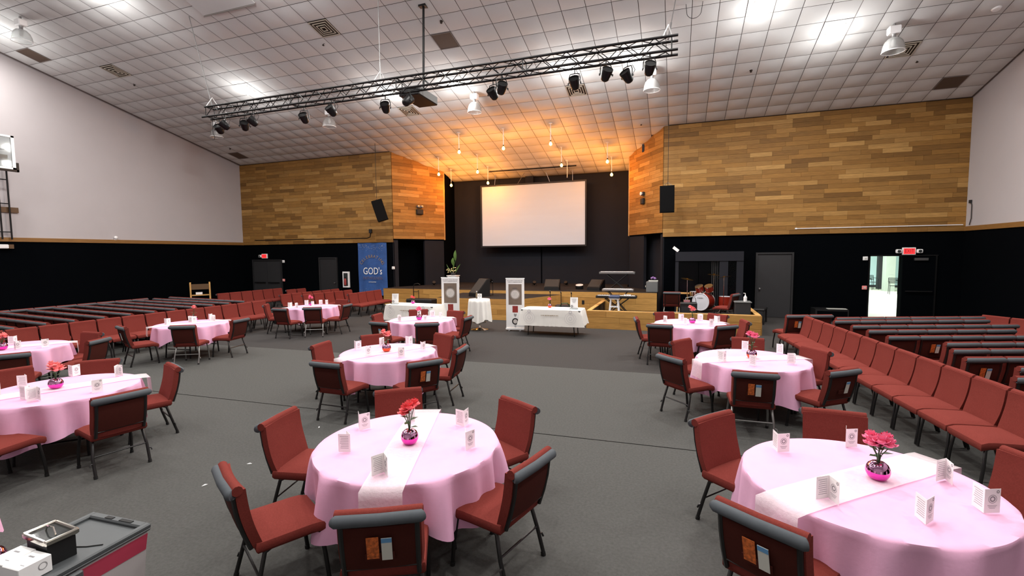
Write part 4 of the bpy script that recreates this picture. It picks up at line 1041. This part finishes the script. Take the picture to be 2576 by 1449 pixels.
sign_stand('white acrylic sign on the left end of left white table', -8.62, 13.15, .762, R(12)); sign_stand('white acrylic sign on the right end of right white table', -2.74, 13.2, .762, R(4))
for lab, x, y, z, a in (('small pink flower vase on the left white table', -8.1, 13.4, .762, ('vase_pink','petal_coral',.2,2,77)), ('small golden flower vase on the right white table', -3.5, 13.4, .762, ('vase_orange','petal_pink',.26,2,78))):
    v = make_vase(*a); v.location = (x, y, z); tag(v, lab, 'vase')
# tall round table
t = thing('cocktail_table', 'tall round table with chrome foot between the roll-up banners', 'table', (-5.76, 13.42, 0))
MB().lathe([(0,0),(.27,.0),(.27,.012),(.15,.03),(.05,.07),(.035,.14),(0,.14)], 28).build('foot', 'chrome', t, True, 50); MB().tube([(0,0,.1),(0,0,.94)], .035, 14).build('column', 'chrome', t, True); MB().lathe([(0,.93),(.32,.93),(.32,.955),(0,.955)], 32).build('top', 'grey_box', t)
MB().tube([(.2*math.cos(a*math.pi/12), .2*math.sin(a*math.pi/12), .24) for a in range(24)], .012, 6, closed=True).build('foot_ring', 'chrome', t, True)
cl = MB(); vs = [(0,0,.962)]; fs = []; nA = 72
for i in range(nA): a = 2*math.pi*i/nA; vs.append((.325*math.cos(a), .325*math.sin(a), .961))
for j in range(1, 9):
    f_ = j/8
    for i in range(nA):
        a = 2*math.pi*i/nA; r = .332 + .03*f_ + (.035*f_**.8+.004)*math.sin(13*a+.5)+.012*f_*math.sin(5*a); vs.append((r*math.cos(a), r*math.sin(a), .955-f_*(.66+.05*math.sin(4*a+.6))))
for i in range(nA): fs.append((0, 1+i, 1+(i+1) % nA))
for r in range(8):
    for i in range(nA): a_, b_ = 1+r*nA+i, 1+r*nA+(i+1) % nA; fs.append((a_, a_+nA, b_+nA, b_))
cl.add(vs, fs); o = cl.build('tall_tablecloth', 'white_cloth', None, True, 180); o.location = (-5.76, 13.42, 0); tag(o, 'white pleated cloth over the tall round table', 'tablecloth')
t = thing('water_bottle', 'small clear bottle on the tall white table', 'bottle', (-5.88, 13.5, .963)); MB().lathe([(0,0),(.03,0),(.032,.02),(.032,.14),(.014,.19),(.014,.21)], 14).build('body', 'clear_grey', t, True); MB().lathe([(0,.21),(.016,.21),(.016,.235),(0,.235)], 12).build('cap', 'white', t)
t = thing('sign_card', 'small white card sign on the tall white table', 'card', (-5.72, 13.36, .963)); MB().box((0,0,.085), (.14,.01,.17)).build('sheet', 'white', t); p = MB(); p.disc((0,-.007,.1), .04, 14, r0=.028); p.quad((-.03,-.007,.03),(.03,-.007,.03),(.03,-.007,.036),(-.03,-.007,.036)); p.build('print', 'ink', t)
def rollup(lab, c, rz, w_, h_):
    t = thing('rollup_banner', lab, 'banner', (c[0], c[1], 0), rz); MB().rbox((0,0,.06), (w_+.02,.1,.07), .015, 1).build('base_case', 'white', t)
    for s in (-1, 1): MB().box((s*w_*.3,0,.012), (.05,.3,.024)).build('foot', 'steel', t)
    MB().box((0,.0,h_/2+.06), (w_,.006,h_-.09)).build('sheet', 'white', t); MB().tube([(-w_/2-.01,0,h_),(w_/2+.01,0,h_)], .014, 8).build('top_bar', 'white', t); MB().tube([(0,.04,.09),(0,.02,h_)], .009, 6).build('support_pole', 'steel', t)
    k = h_/1.6; y = -.006
    p = MB().b2((-w_*.36,y-.001,.80*k), (w_*.36,y,1.43*k)).build('poster', 'poster_brown', t); MB().disc((0,y-.004,1.12*k), w_*.225, 28).build('medallion', 'poster_pale', p)
    q = MB(); q.disc((0,y-.006,1.12*k), w_*.262, 28, r0=w_*.25); q.disc((0,y-.006,1.12*k), w_*.12, 16, r0=w_*.105); q.disc((0,y-.006,1.12*k), w_*.05, 12, r0=w_*.03); q.build('wreath', 'card_white', p); scribble(p, 'ink', (0,y-.006,1.31*k), .17, .022, 5); scribble(p, 'ink', (0,y-.006,1.27*k), .13, .018, 6)
    MB().b2((-w_*.15,y-.001,.565*k), (w_*.15,y,.765*k)).build('red_photo', 'photo_red', t)
    h = MB(); h.add([(0,y-.001,.42*k),(w_*.08,y-.001,.49*k),(w_*.06,y-.001,.535*k),(0,y-.001,.51*k),(-w_*.06,y-.001,.535*k),(-w_*.08,y-.001,.49*k)], [(0,1,2,3,4,5)]); h.disc((0,y-.003,.485*k), w_*.03, 10); h.build('heart_emblem', 'ink_light', t)
    b = MB().disc((0,y-.001,.29*k), w_*.18, 28).build('badge', 'ink_dark', t); MB().disc((0,y-.003,.29*k), w_*.115, 20).build('badge_flower', 'poster_pale', b)
    e = MB(); e.disc((0,y-.001,.145*k), w_*.05, 14, r0=w_*.025); e.quad((-.02,y-.001,.10*k),(.02,y-.001,.10*k),(.02,y-.001,.105*k),(-.02,y-.001,.105*k)); e.build('small_emblem', 'ink_light', t)
    scribble(t, 'ink_light', (0,y-.002,1.535*k), w_*.85, .022, 7); scribble(t, 'ink', (0,y-.002,1.49*k), w_*.78, .02, 8)
rollup('white roll-up banner standing left of the tall round table', (-6.78, 13.48), R(8), .59, 1.61); rollup('white roll-up banner standing right of the tall round table', (-4.62, 13.53), R(6), .57, 1.6)

# ================================================================ STAGE GEAR
def wedge(lab, loc, rz, w_, d_, h_):
    t = thing('floor_monitor', lab, 'stage monitor', loc, rz)
    MB().prism([(-d_/2,0),(d_/2,0),(d_/2,h_),(d_/2-.1,h_),(-d_/2,.12)], -w_/2, w_/2, 'x').build('cabinet', 'black_plastic', t)
    a = math.atan2(h_-.12, d_-.1); L_ = math.hypot(h_-.12, d_-.1); o = MB().box((0,0,0), (w_-.05,L_-.04,.015)).build('grille', 'grille', t); o.location = (0, -.05-.007*math.sin(a)-.0, (h_+.12)/2+.01); o.rotation_euler = (a,0,0)
    MB().box((w_*.33,-.05+.12,h_*.5+.17), (.05,.03,.02)).build('badge', 'steel', t)
wedge('large tilted floor monitor on the stage extension left of tall table', (-7.05, 16.45, ZP), R(-35), .60, .58, .66); wedge('floor monitor at the middle of the stage edge', (-4.75, 18.6, ZS), R(5), .60, .44, .42); wedge('floor monitor on the stage left of the keyboards', (-3.0, 18.75, ZS), R(-22), .56, .44, .42)
def floor_par(lab, x, y, z, rz, mat='clear_grey', r=.07):
    t = thing('floor_spotlight', lab, 'spotlight', (x, y, z), rz); Mx = Matrix.Rotation(R(-50), 3, 'X')
    MB().lathe([(0,-.12),(r*.6,-.12),(r,-.04),(r*1.1,.06),(r*.95,.06)], 14, (0,0,.15), Mx).build('can', 'black_metal', t, True, 50); MB().lathe([(0,.05),(r*.95,.055)], 14, (0,0,.15), Mx).build('lens', mat, t); MB().tube([(-r*1.3,0,.15),(-r*1.3,0,.02),(r*1.3,0,.02),(r*1.3,0,.15)], .01, 6).build('yoke', 'black_metal', t)
floor_par('small black floor spotlight left of the middle monitor', -6.1, 20.6, ZS, R(200)); floor_par('small black floor spotlight right of the middle monitor', -4.68, 20.8, ZS, R(170)); floor_par('small black floor spotlight behind the tall white table', -8.7, 21.8, ZS, R(150)); floor_par('small black floor spotlight at the left rear of stage', -10.75, 19.7, ZS, R(210))
t = thing('drum_pad', 'round pale topped drum pad between two floor monitors', 'drum', (-3.75, 19.2, ZS)); MB().lathe([(0,0),(.16,0),(.16,.14),(0,.14)], 20, (0,0,.03), Matrix.Rotation(R(14),3,'X')).build('shell', 'black_plastic', t, True, 40); MB().lathe([(0,.142),(.15,.142),(.155,.15),(0,.155)], 20, (0,0,.03), Matrix.Rotation(R(14),3,'X')).build('head', 'petal_salmon' if False else 'poster_pale', t)
def mic_stand(lab, x, y, z, h, base='tripod'):
    t = thing('microphone_stand', lab, 'mic stand', (x, y, z)); MB().tube([(0,0,.02),(0,0,h)], .012, 8).build('pole', 'black_metal', t); MB().tube([(0,0,h),(0,-.06,h+.05)], .02, 8).build('clip', 'black_plastic', t)
    for k in range(3): a = k*2.094+.4; MB().tube([(0,0,.18 if h > .5 else .06),(.24*math.cos(a),.24*math.sin(a),.01)], .008, 6).build('leg', 'black_metal', t)
mic_stand('short black microphone stand on the stage extension', -6.6, 16.7, ZP, .5); mic_stand('black microphone stand behind the right vase', -3.98, 15.3, 0, 1.05); mic_stand('black microphone stand beside the stage extension corner', -3.68, 15.6, 0, 1.0); mic_stand('black microphone stand left of the right acrylic sign', -3.30, 15.5, 0, 1.0)
t = thing('hand_truck', 'black tubular hand rail behind the left white table', 'rail', (-10.3, 17.3, 0)); MB().tube([(-.12,0,0),(-.12,0,1.0),(-.08,0,1.12),(.1,.0,1.15),(.2,0,1.1)], .018, 8).build('rail_tube', 'black_metal', t, True); MB().tube([(.12,0,0),(.12,0,.86),(.06,0,.8),(-.12,0,.8)], .014, 8).build('rail_tube', 'black_metal', t, True); MB().tube([(-.12,0,.5),(.12,0,.5)], .012, 6).build('rung', 'black_metal', t)
t = thing('equipment_case', 'long black case behind the left white table', 'case', (-9.7, 16.7, 0)); MB().rbox((0,0,.3), (1.15,.5,.56), .03, 1).build('body', 'black_plastic', t); MB().box((0,0,.5), (1.17,.52,.02)).build('seam_band', 'door_dark', t); MB().tube([(-.1,-.26,.35),(-.08,-.3,.35),(.08,-.3,.35),(.1,-.26,.35)], .012, 6).build('handle', 'steel', t)
t = thing('gear_bag', 'dark olive gear bag on the floor behind right vase', 'bag', (-3.72, 16.2, 0), R(20)); MB().rbox((0,0,.28), (.62,.4,.55), .1).build('body', 'door_dark', t, True); MB().tube([(-.22,-.2,.45),(-.1,-.26,.62),(.1,-.26,.62),(.22,-.2,.45)], .018, 6).build('strap', 'leaf', t, True); MB().tube([(.3,0,.1),(.5,.1,.06),(.75,-.05,.05)], .02, 6).build('shoulder_belt', 'trim_wood', t, True)
# plant on pedestal
t = thing('plant_pedestal', 'white box pedestal on the stage behind left roll-up banner', 'pedestal', (-9.2, 18.6, ZS)); MB().rbox((0,0,.27), (.42,.36,.54), .02, 1).build('box', 'white_cloth', t); MB().box((0,0,.55), (.46,.40,.03)).build('lid', 'white', t)
t = thing('floral_arrangement', 'tall green leaf and pale flower arrangement on white pedestal', 'plant', (-9.2, 18.6, ZS+.565)); MB().lathe([(0,0),(.09,0),(.12,.08),(.1,.12),(0,.12)], 14).build('bowl', 'door_dark', t, True)
def big_leaf(base, d_, L_, w_):
    base = Vector(base); d_ = Vector(d_).normalized(); sd = Vector((d_.z, 0, -d_.x)).normalized(); mb = MB(); vs = []; fs = []
    for j in range(7):
        f_ = j/6; wv = w_*math.sin(math.pi*min(1, f_*.96+.03))**.8; c_ = base+d_*(L_*f_)+Vector((0,-.08*math.sin(f_*2.4),0)); vs += [c_-sd*wv, c_+Vector((0,.02,0)), c_+sd*wv]
    for j in range(6):
        for i in range(2): a_ = j*3+i; fs.append((a_, a_+1, a_+4, a_+3))
    mb.add(vs, fs); return mb
for bs, d_, L_, w_ in (((.12,0,.62),(.10,-.05,1),.48,.075),((.02,-.02,.42),(.12,-.1,1),.36,.075),((.1,0,.1),(.6,-.1,.8),.5,.03),((-.05,0,.1),(-.5,-.1,.9),.45,.02),((.0,0,.1),(.2,-.05,1),.5,.02)): big_leaf(bs, d_, L_, w_).build('leaf', 'leaf_light', t, True, 180)
MB().tube([(0,0,.1),(.06,-.02,.4),(.12,0,.65)], .012, 6).build('stem', 'leaf', t, True)
rg = random.Random(12)
for k in range(28):
    a = rg.uniform(0, 6.28); r = rg.uniform(.05, .24); p_ = (r*math.cos(a)-.06, r*math.sin(a)*.5-.1, rg.uniform(.12, .34)); MB().lathe([(0,-.02),(.018,-.01),(.024,.004),(.014,.018),(0,.022)], 7, p_).build('blossom', 'pale_flower', t, True)
for k in range(7):
    a = rg.uniform(0, 6.28); MB().tube([(0,0,.1),(.14*math.cos(a)-.05,.08*math.sin(a)-.08,.24)], .004, 4).build('stem', 'leaf', t)
# grey box with purple flowers
t = thing('amplifier_box', 'grey box with purple flowers at the right stage edge', 'box', (-.84, 18.35, ZS)); MB().rbox((0,0,.20), (.42,.4,.40), .02, 1).build('body', 'grey_box', t); MB().lathe([(0,0),(.04,0),(.03,.02),(0,.02)], 10, (-.23,0,.2), Matrix.Rotation(R(-90),3,'Y')).build('knob', 'card_white', t)
t = thing('flower_posy', 'small purple flower posy on grey stage box', 'flowers', (-.80, 18.35, ZS+.402)); MB().box((0,0,.02), (.34,.1,.04)).build('tray', 'card_white', t)
for k in range(7): a = k*.9; MB().lathe([(0,-.03),(.035,-.01),(.035,.02),(0,.04)], 8, (.07*math.cos(a),.05*math.sin(a),.10+.02*(k % 3))).build('blossom', 'purple', t, True)
# keyboards
def keyboard(lab, c, z, rz, w_, d_, body):
    t = thing('keyboard', lab, 'keyboard', (c[0], c[1], z), rz); MB().rbox((0,0,.05), (w_,d_,.09), .015, 1).build('body', body, t); kw = (w_-.12)/52
    mb = MB()
    for k in range(52): mb.box((-w_/2+.06+kw*(k+.5), -d_/2+.085, .10), (kw-.002, .14, .018))
    o = mb.build('white_keys', 'white', t); o['kind'] = 'stuff'; mb = MB()
    for k in range(51):
        if k % 7 in (0,1,3,4,5): mb.box((-w_/2+.06+kw*(k+1), -d_/2+.11, .112), (kw*.5, .085, .02))
    o = mb.build('black_keys', 'rubber', t); o['kind'] = 'stuff'; MB().box((0,d_/2-.08,.1), (w_*.7,.1,.012)).build('control_panel', 'door_dark', t); MB().box((0,-d_/2-.004,.05), (w_-.1,.008,.03)).build('key_slip', 'rubber' if body == 'black_plastic' else 'steel', t); return t
def xstand(lab, c, rz, h, w_, z0):
    t = thing('keyboard_stand', lab, 'stand', (c[0], c[1], z0), rz)
    for y in (-.12, .12):
        for s in (-1, 1): MB().tube([(s*w_*.42, y, 0),(-s*w_*.42, y, h-.012)], .016, 8).build('cross_leg', 'black_metal', t)
    for s in (-1, 1): MB().tube([(s*w_*.42,-.26,.016),(s*w_*.42,.26,.016)], .016, 8).build('foot', 'black_metal', t); MB().tube([(s*w_*.42,-.2,h-.016),(s*w_*.42,.2,h-.016)], .016, 8).build('top_bar', 'black_metal', t)
xstand('black cross-leg stand under the front keyboard', (-1.9, 16.35), 0, .60, .9, .2); keyboard('black keyboard with white keys behind the pit wall', (-1.92, 16.35), .80, 0, 1.36, .34, 'black_plastic')
MB().box((.36,.05,.115), (.24,.16,.01)).build('sheet_music', 'white', bpy.data.objects[[o.name for o in bpy.data.objects if o.name.startswith('keyboard') and o.type == 'EMPTY' and 'behind the pit' in o.get('label','')][0]])
xstand('black stand under the silver keyboard', (-1.97, 17.25), 0, .76, .8, .2); keyboard('silver keyboard behind the front black keyboard', (-1.97, 17.25), .96, 0, 1.12, .3, 'steel')
xstand('tall black stand under the uppermost keyboard', (-2.14, 18.4), 0, .66, .9, ZS); keyboard('uppermost thin grey keyboard against the dark stage wall', (-2.14, 18.4), ZS+.66, 0, 1.34, .28, 'grey_box')
t = thing('stool', 'white wooden stool with blue cushion before keyboards', 'stool', (-1.93, 15.9, .2)); MB().rbox((0,0,.69), (.36,.36,.09), .04).build('cushion', 'cushion_blue', t, True); MB().box((0,0,.63), (.3,.3,.03)).build('seat', 'white', t)
for s in (-1, 1):
    for q in (-1, 1): MB().tube([(s*.11,q*.11,.63),(s*.17,q*.17,0)], .02, 6).build('leg', 'white', t)
    for z, e in ((.18,.155),(.36,.14)): MB().tube([(-e,s*e,z),(e,s*e,z)], .013, 6).build('rung', 'white', t)
t = thing('wooden_stool', 'light wooden bar stool behind the pit chair', 'stool', (.22, 17.2, .2)); MB().rbox((0,0,.74), (.42,.32,.04), .01, 1).build('seat', 'wood_light', t)
for s in (-1, 1):
    for q in (-1, 1): MB().tube([(s*.15,q*.11,.73),(s*.18,q*.14,0)], .022, 6).build('leg', 'wood_light', t)
    MB().tube([(-.17,s*.13,.4),(.17,s*.13,.4)], .014, 6).build('rung', 'wood_light', t)
dup(chair_s, (-.12, 16.25, .2), R(0), 'maroon chair with its back to us inside the drum pit'); dup(chair0, (1.42, 15.75, .2), R(62), 'maroon chair turned towards the drums inside the pit')
t = thing('amplifier', 'black amplifier with chrome top gear before the drums', 'amplifier', (.38, 15.7, .2)); MB().rbox((0,0,.3), (.5,.36,.56), .02, 1).build('cabinet', 'black_plastic', t); MB().box((0,-.182,.26), (.42,.008,.4)).build('grille', 'door_dark', t); MB().tube([(-.1,0,.58),(-.08,0,.72),(.1,0,.76),(.2,0,.72),(.22,0,.58)], .012, 6).build('bent_handle', 'steel', t, True); MB().rbox((-.05,0,.62), (.2,.16,.09), .01, 1).build('chrome_unit', 'chrome', t)
# drum kit
rs = thing('drum_riser', 'low black riser beneath the drum kit', 'riser', (1.0, 16.75, .2)); MB().box((0,0,.11), (1.7,1.5,.2)).build('deck', 'stage_carpet', rs); MB().box((0,-.755,.11), (1.7,.01,.2)).build('skirt', 'black_plastic', rs)
dk = thing('drum_kit', 'dark red drum kit with white bass drum head', 'drum kit', (.86, 16.5, .41), R(-28)); Mx = Matrix.Rotation(R(90), 3, 'X')
MB().lathe([(.27,-.22),(.27,.22)], 32, (0,0,.33), Mx).build('bass_shell', 'drum_red', dk, True); MB().lathe([(0,.225),(.255,.222),(.262,.215)], 32, (0,0,.33), Mx).build('bass_head', 'drum_head', dk, True); scribble(dk, 'ink', (0,-.235,.46), .2, .03, 9)
for y in (-.22, .22): MB().tube([(.272*math.cos(a*math.pi/16), y, .33+.272*math.sin(a*math.pi/16)) for a in range(32)], .014, 6, closed=True).build('hoop', 'drum_head' if y < 0 else 'steel', dk, True)
for x, z in ((-.17,.74),(.15,.76)): 
    Mt = Matrix.Rotation(R(28), 3, 'X'); o = MB().lathe([(.125,-.09),(.125,.09)], 22, (x,.05,z), Mt).build('tom', 'drum_red', dk, True); MB().lathe([(0,.095),(.12,.093)], 22, (x,.05,z), Mt).build('tom_head', 'drum_head', o); MB().lathe([(.13,.08),(.13,.10)], 22, (x,.05,z), Mt).lathe([(.13,-.10),(.13,-.08)], 22, (x,.05,z), Mt).build('tom_rim', 'chrome', o, True)
    MB().tube([(0,0,.6),(x*.7,.04,z-.06)], .014, 6).build('tom_arm', 'chrome', dk)
o = MB().lathe([(.2,0),(.2,.38)], 24, (.55,.35,.12)).build('floor_tom', 'drum_red', dk, True); MB().lathe([(0,.385),(.195,.382)], 24, (.55,.35,.12)).build('tom_head', 'drum_head', o)
o = MB().lathe([(.17,0),(.17,.14)], 22, (-.5,.4,.46)).build('snare', 'chrome', dk, True); MB().lathe([(0,.145),(.165,.142)], 22, (-.5,.4,.46)).build('snare_head', 'drum_head', o); MB().tube([(-.5,.4,0),(-.5,.4,.46)], .016, 6).build('snare_stand', 'chrome', dk)
for x, y, z, r, tx in ((-.62,.1,1.05,.2,12),(.6,.1,1.15,.22,-14),(.1,.5,1.2,.2,6)):
    MB().tube([(x,y,0),(x,y,z)], .012, 6).build('cymbal_stand', 'chrome', dk); MB().lathe([(0,.02),(.03,.018),(.05,.0),(r,-.02)], 24, (x,y,z), Matrix.Rotation(R(tx),3,'Y')).build('cymbal', 'cymbal', dk, True)
    for k in range(3): a = k*2.1; MB().tube([(x,y,.2),(x+.2*math.cos(a),y+.2*math.sin(a),0)], .008, 5).build('stand_leg', 'chrome', dk)
# drum booth
t = thing('drum_booth', 'dark framed drum booth with clear panels against wall', 'booth', (1.04, 17.9, 0))
MB().b2((-1.07,-.45,2.04), (1.09,.85,2.36)).build('lid', 'charcoal', t)
for x0, x1 in ((-1.07,-.96),(.35,.62),(.88,1.09)): MB().b2((x0,-.43,.2), (x1,-.36,2.04)).build('post', 'charcoal', t)
for x0, x1 in ((-.95,-.32),(-.30,.34),(.63,.87)): MB().b2((x0,-.42,.25), (x1,-.412,2.03)).build('clear_panel', 'clear', t)
for k in range(4): x = .12+.06*k; MB().tube([(x,-.33,.25),(x+.01,-.35,1.1),(x,-.33,2.03)], .016, 5).build('curtain_fold', 'door_grey', t, True)
t = thing('paper_sheet', 'white folded paper leaning on top of drum booth', 'paper', (-.02, 17.55, 2.365), R(10)); MB().box((0,0,.09), (.22,.02,.1), 0, Matrix.Rotation(R(38),3,'Y')).build('sheet', 'white', t)
t = thing('side_table', 'grey covered side table in the right pit corner', 'table', (1.86, 15.35, .2)); MB().rbox((0,0,.33), (.42,.4,.66), .02, 1).build('cover', 'door_grey', t); MB().box((0,0,.67), (.46,.44,.025)).build('top', 'grey_box', t)
t = thing('sanitizer_bottle', 'white pump bottle on the grey side table', 'bottle', (1.93, 15.28, .885)); MB().lathe([(0,0),(.045,0),(.048,.02),(.048,.13),(.02,.16),(.016,.19),(0,.19)], 14).build('body', 'white', t, True); MB().tube([(0,0,.18),(0,0,.24),(-.05,0,.245)], .01, 6).build('pump', 'white', t)
t = thing('piano_bench', 'black bench between the drum pit and grey door', 'bench', (2.62, 17.2, 0), R(75)); MB().rbox((0,0,.47), (.8,.36,.07), .02, 1).build('seat', 'black_plastic', t)
for s in (-1, 1):
    for q in (-1, 1): MB().b2((s*.36-.025,q*.14-.025,0), (s*.36+.025,q*.14+.025,.44)).build('leg', 'black_plastic', t)
t = thing('low_cabinet', 'low black cabinet left of the open door', 'cabinet', (4.95, 18.35, 0)); MB().b2((-.55,-.3,0), (.4,.3,.42)).build('body', 'black_plastic', t); MB().b2((-.2,-.31,.425), (.35,-.1,.44)).build('paper', 'card_white', t); MB().b2((-.5,-.305,.05), (.36,-.3,.36)).build('door', 'black_wall', t)

# ================================================================ LOBBY FURNITURE
struct(MB().b2((11.3, 32.4, 0), (11.75, 32.9, 3.4)).build('column_1', 'column'))
struct(MB().b2((11.55, 34.2, .0), (11.85, 34.5, 3.4)).build('column_2', 'ink_dark'))
struct(MB().b2((11.0, 35.9, .0), (13.2, 35.98, .14)).build('baseboard_lobby', 'ink_dark'))
def cafe_chair(lab, x, y, rz):
    t = thing('cafe_chair', lab, 'chair', (x, y, 0), rz); MB().lathe([(0,.44),(.2,.44),(.21,.455),(0,.46)], 20).build('seat', 'black_metal', t)
    for s in (-1, 1): MB().tube([(s*.2,.2,0),(s*.19,.17,.45),(s*.22,.17,.66)], .013, 6).build('leg', 'black_metal', t); MB().tube([(s*.2,-.22,0),(s*.19,-.18,.45),(s*.2,-.25,.86)], .013, 6).build('leg', 'black_metal', t); MB().tube([(s*.22,.17,.66),(s*.24,-.05,.68),(s*.2,-.23,.7)], .012, 6).build('armrest', 'black_metal', t)
    for z in (.6,.68,.76,.84): MB().box((0,-.225-.05*(z-.6)/.24,z), (.38,.012,.04)).build('back_slat', 'black_metal', t)
cafe_chair('black metal cafe chair in the lobby behind the open door', 10.95, 30.3, R(170)); cafe_chair('black metal cafe chair left of the lobby column', 11.1, 33.6, R(200)); cafe_chair('black metal cafe chair beside the lobby table at right', 11.6, 29.7, R(80))
t = thing('cafe_table', 'small round black lobby table behind the open door', 'table', (11.45, 30.5, 0)); MB().lathe([(0,.72),(.35,.72),(.35,.74),(0,.74)], 24).build('top', 'black_metal', t); MB().tube([(0,0,.02),(0,0,.72)], .025, 8).build('column', 'black_metal', t); MB().lathe([(0,0),(.22,0),(.2,.02),(0,.03)], 20).build('base', 'black_metal', t)

# ================================================================ TOTE AND BOXES IN THE FOREGROUND
TA = math.atan2(1.865-1.881, -3.523+3.021)
tt = thing('storage_tote', 'grey lidded storage tote at the bottom left corner', 'tote', (-3.26, 1.50, .37), R(3)); TW, TL, TH = .50, .78, .31
def tap(z0, z1, a0, b0, a1, b1): 
    m = MB(); m.add([(-a0,-b0,z0),(a0,-b0,z0),(a0,b0,z0),(-a0,b0,z0),(-a1,-b1,z1),(a1,-b1,z1),(a1,b1,z1),(-a1,b1,z1)], [(3,2,1,0),(4,5,6,7),(0,1,5,4),(1,2,6,5),(2,3,7,6),(3,0,4,7)]); return m
tap(0, TH, .215, .35, .235, .372).build('body', 'tote_clear', tt)
MB().add([(.2305,.36,.20),(.2375,.372,TH-.012),(.2375,.0,TH-.012),(.2305,-.12,.20)], [(0,1,2,3)]).build('red_content', 'tote_red', tt)
mb = MB(); mb.rbox((0,0,TH+.012), (TW,TL,.024), .01, 1); mb.build('lid', 'tote_grey', tt)
mb = MB()
for s in (-1, 1): mb.rbox((s*(TW/2-.02),0,TH+.03), (.04,TL,.03), .008, 1); mb.rbox((0,s*(TL/2-.025),TH+.03), (TW-.06,.05,.03), .008, 1)
mb.build('lid_rim', 'tote_grey', tt)
MB().box((.08,TL/2-.03,TH+.046), (.10,.022,.006)).box((-.06,TL/2-.03,TH+.046), (.06,.022,.006)).build('lid_slot', 'rubber', tt)
MB().tube([(-.1,.13,TH+.026),(.0,.10,TH+.026),(.1,.13,TH+.026),(.17,.17,TH+.026)], .004, 5).build('lid_groove', 'rubber', tt)
MB().rbox((.26,-.05,TH-.03), (.03,.12,.07), .008, 1).build('latch', 'tote_grey', tt)
t2 = thing('storage_tote', 'lower grey storage tote beneath the lidded one', 'tote', (-3.26, 1.50, 0), R(3)); tap(0, .34, .215, .35, .235, .372).build('body', 'tote_grey', t2); MB().rbox((0,0,.352), (TW,TL,.024), .01, 1).build('lid', 'tote_grey', t2)
zl = .37+TH+.026
t = thing('lantern_box', 'black square box with shiny silver rim on the tote', 'lantern', (-3.245, 1.52, zl), R(-3)); MB().b2((-.10,-.062,0), (.10,.062,.125)).build('body', 'black_plastic', t)
mb = MB()
for s in (-1, 1): mb.rbox((s*.108,0,.135), (.02,.15,.03), .006, 1); mb.rbox((0,s*.068,.135), (.2,.02,.03), .006, 1)
mb.build('silver_rim', 'chrome', t); MB().b2((-.1,-.06,.125), (.1,.06,.137)).build('glass_top', 'clear_grey', t); MB().tube([(-.05,.0,.137),(-.03,.0,.17),(.03,.0,.175),(.05,.0,.137)], .004, 6).build('ring_handle', 'chrome', t, True)
for x, lab in ((-3.29, 'white carton at the far left on the tote'), (-3.16, 'white carton beside the black lantern box on the tote')):
    t = thing('white_carton', lab, 'box', (x, 1.375, zl), R(3)); MB().rbox((0,0,.045), (.124,.14,.09), .003, 1).build('carton', 'white', t); p = MB(); p.disc((.0632,.03,.05), .02, 14, (0,1,0), (0,0,1), .016); p.quad((-.03,.02,.0905),(.01,.02,.0905),(.01,.03,.0905),(-.03,.03,.0905)); p.quad((.02,-.04,.0905),(.05,-.04,.0905),(.05,-.035,.0905),(.02,-.035,.0905)); p.build('print', 'ink_light', t)
v = make_vase('vase_pink', 'petal_pink', .2, 1, 91); v.location = (-3.432, 1.35, zl); tag(v, 'glossy pink vase cut by left edge on the tote', 'vase')
for ch in list(v.children):
    if ch.name.split('.')[0] in ('flower', 'stem', 'leaf'): bpy.data.objects.remove(ch)
for x, y, rz, lab in ((-4.554, 3.924, .4, 'white paper scrap on carpet left of nearest middle table'), (-4.567, 3.396, 1.2, 'second white paper scrap on carpet closer to us'), (-4.604, 5.095, 2., 'tiny white paper scrap by the carpet seam')):
    o = MB().add([(-.03,0,.002),(0,-.008,.006),(.03,.004,.002),(.004,.01,.009)], [(0,1,2,3)]).add([(-.03,0,.001),(0,-.008,.001),(.03,.004,.001),(.004,.01,.001)], [(3,2,1,0)]).build('paper_scrap', 'white'); o.location = (x, y, 0); o.rotation_euler = (0,0,rz); tag(o, lab, 'scrap')
t = thing('ceiling_hatch', 'loose white ceiling strip near the top left edge', 'panel'); on_ceiling(t, -11.54, 9.75, .03); MB().box((0,0,-.03), (1.85,.62,.02), 0, Matrix.Rotation(R(-4),3,'X')).build('strip', 'tile', t); MB().box((0,.315,-.075), (1.85,.012,.07)).build('edge_lip', 'ceiling_grid', t)
t = thing('dangling_hook', 'thin black hook cable hanging from the truss left end', 'cable'); MB().tube([(-12.66,YT,ZTR-HT),(-12.66,YT,5.9),(-12.60,YT,5.8),(-12.62,YT,5.72),(-12.70,YT,5.72)], .009, 5).build('wire', 'black_metal', t, True)
t = thing('wire_loop', 'thin dark wire loop on ceiling at the top right', 'wire'); pts = [(.17*math.cos(a), 0, -.22+.17*math.sin(a)) for a in [math.pi*(1.0+.1*k) for k in range(11)]]; MB().tube([(-.19,0,0)]+pts+[(.2,0,0)], .007, 5).build('wire', 'door_grey', t, True); t.location = (.32, 12.8, zc(12.8)-.01)
for pr_ in (chair0, chair_s, row0, tbl0, cardA, cardB):
    for ch in list(pr_.children):
        for g2 in list(ch.children): bpy.data.objects.remove(g2)
        bpy.data.objects.remove(ch)
    bpy.data.objects.remove(pr_)
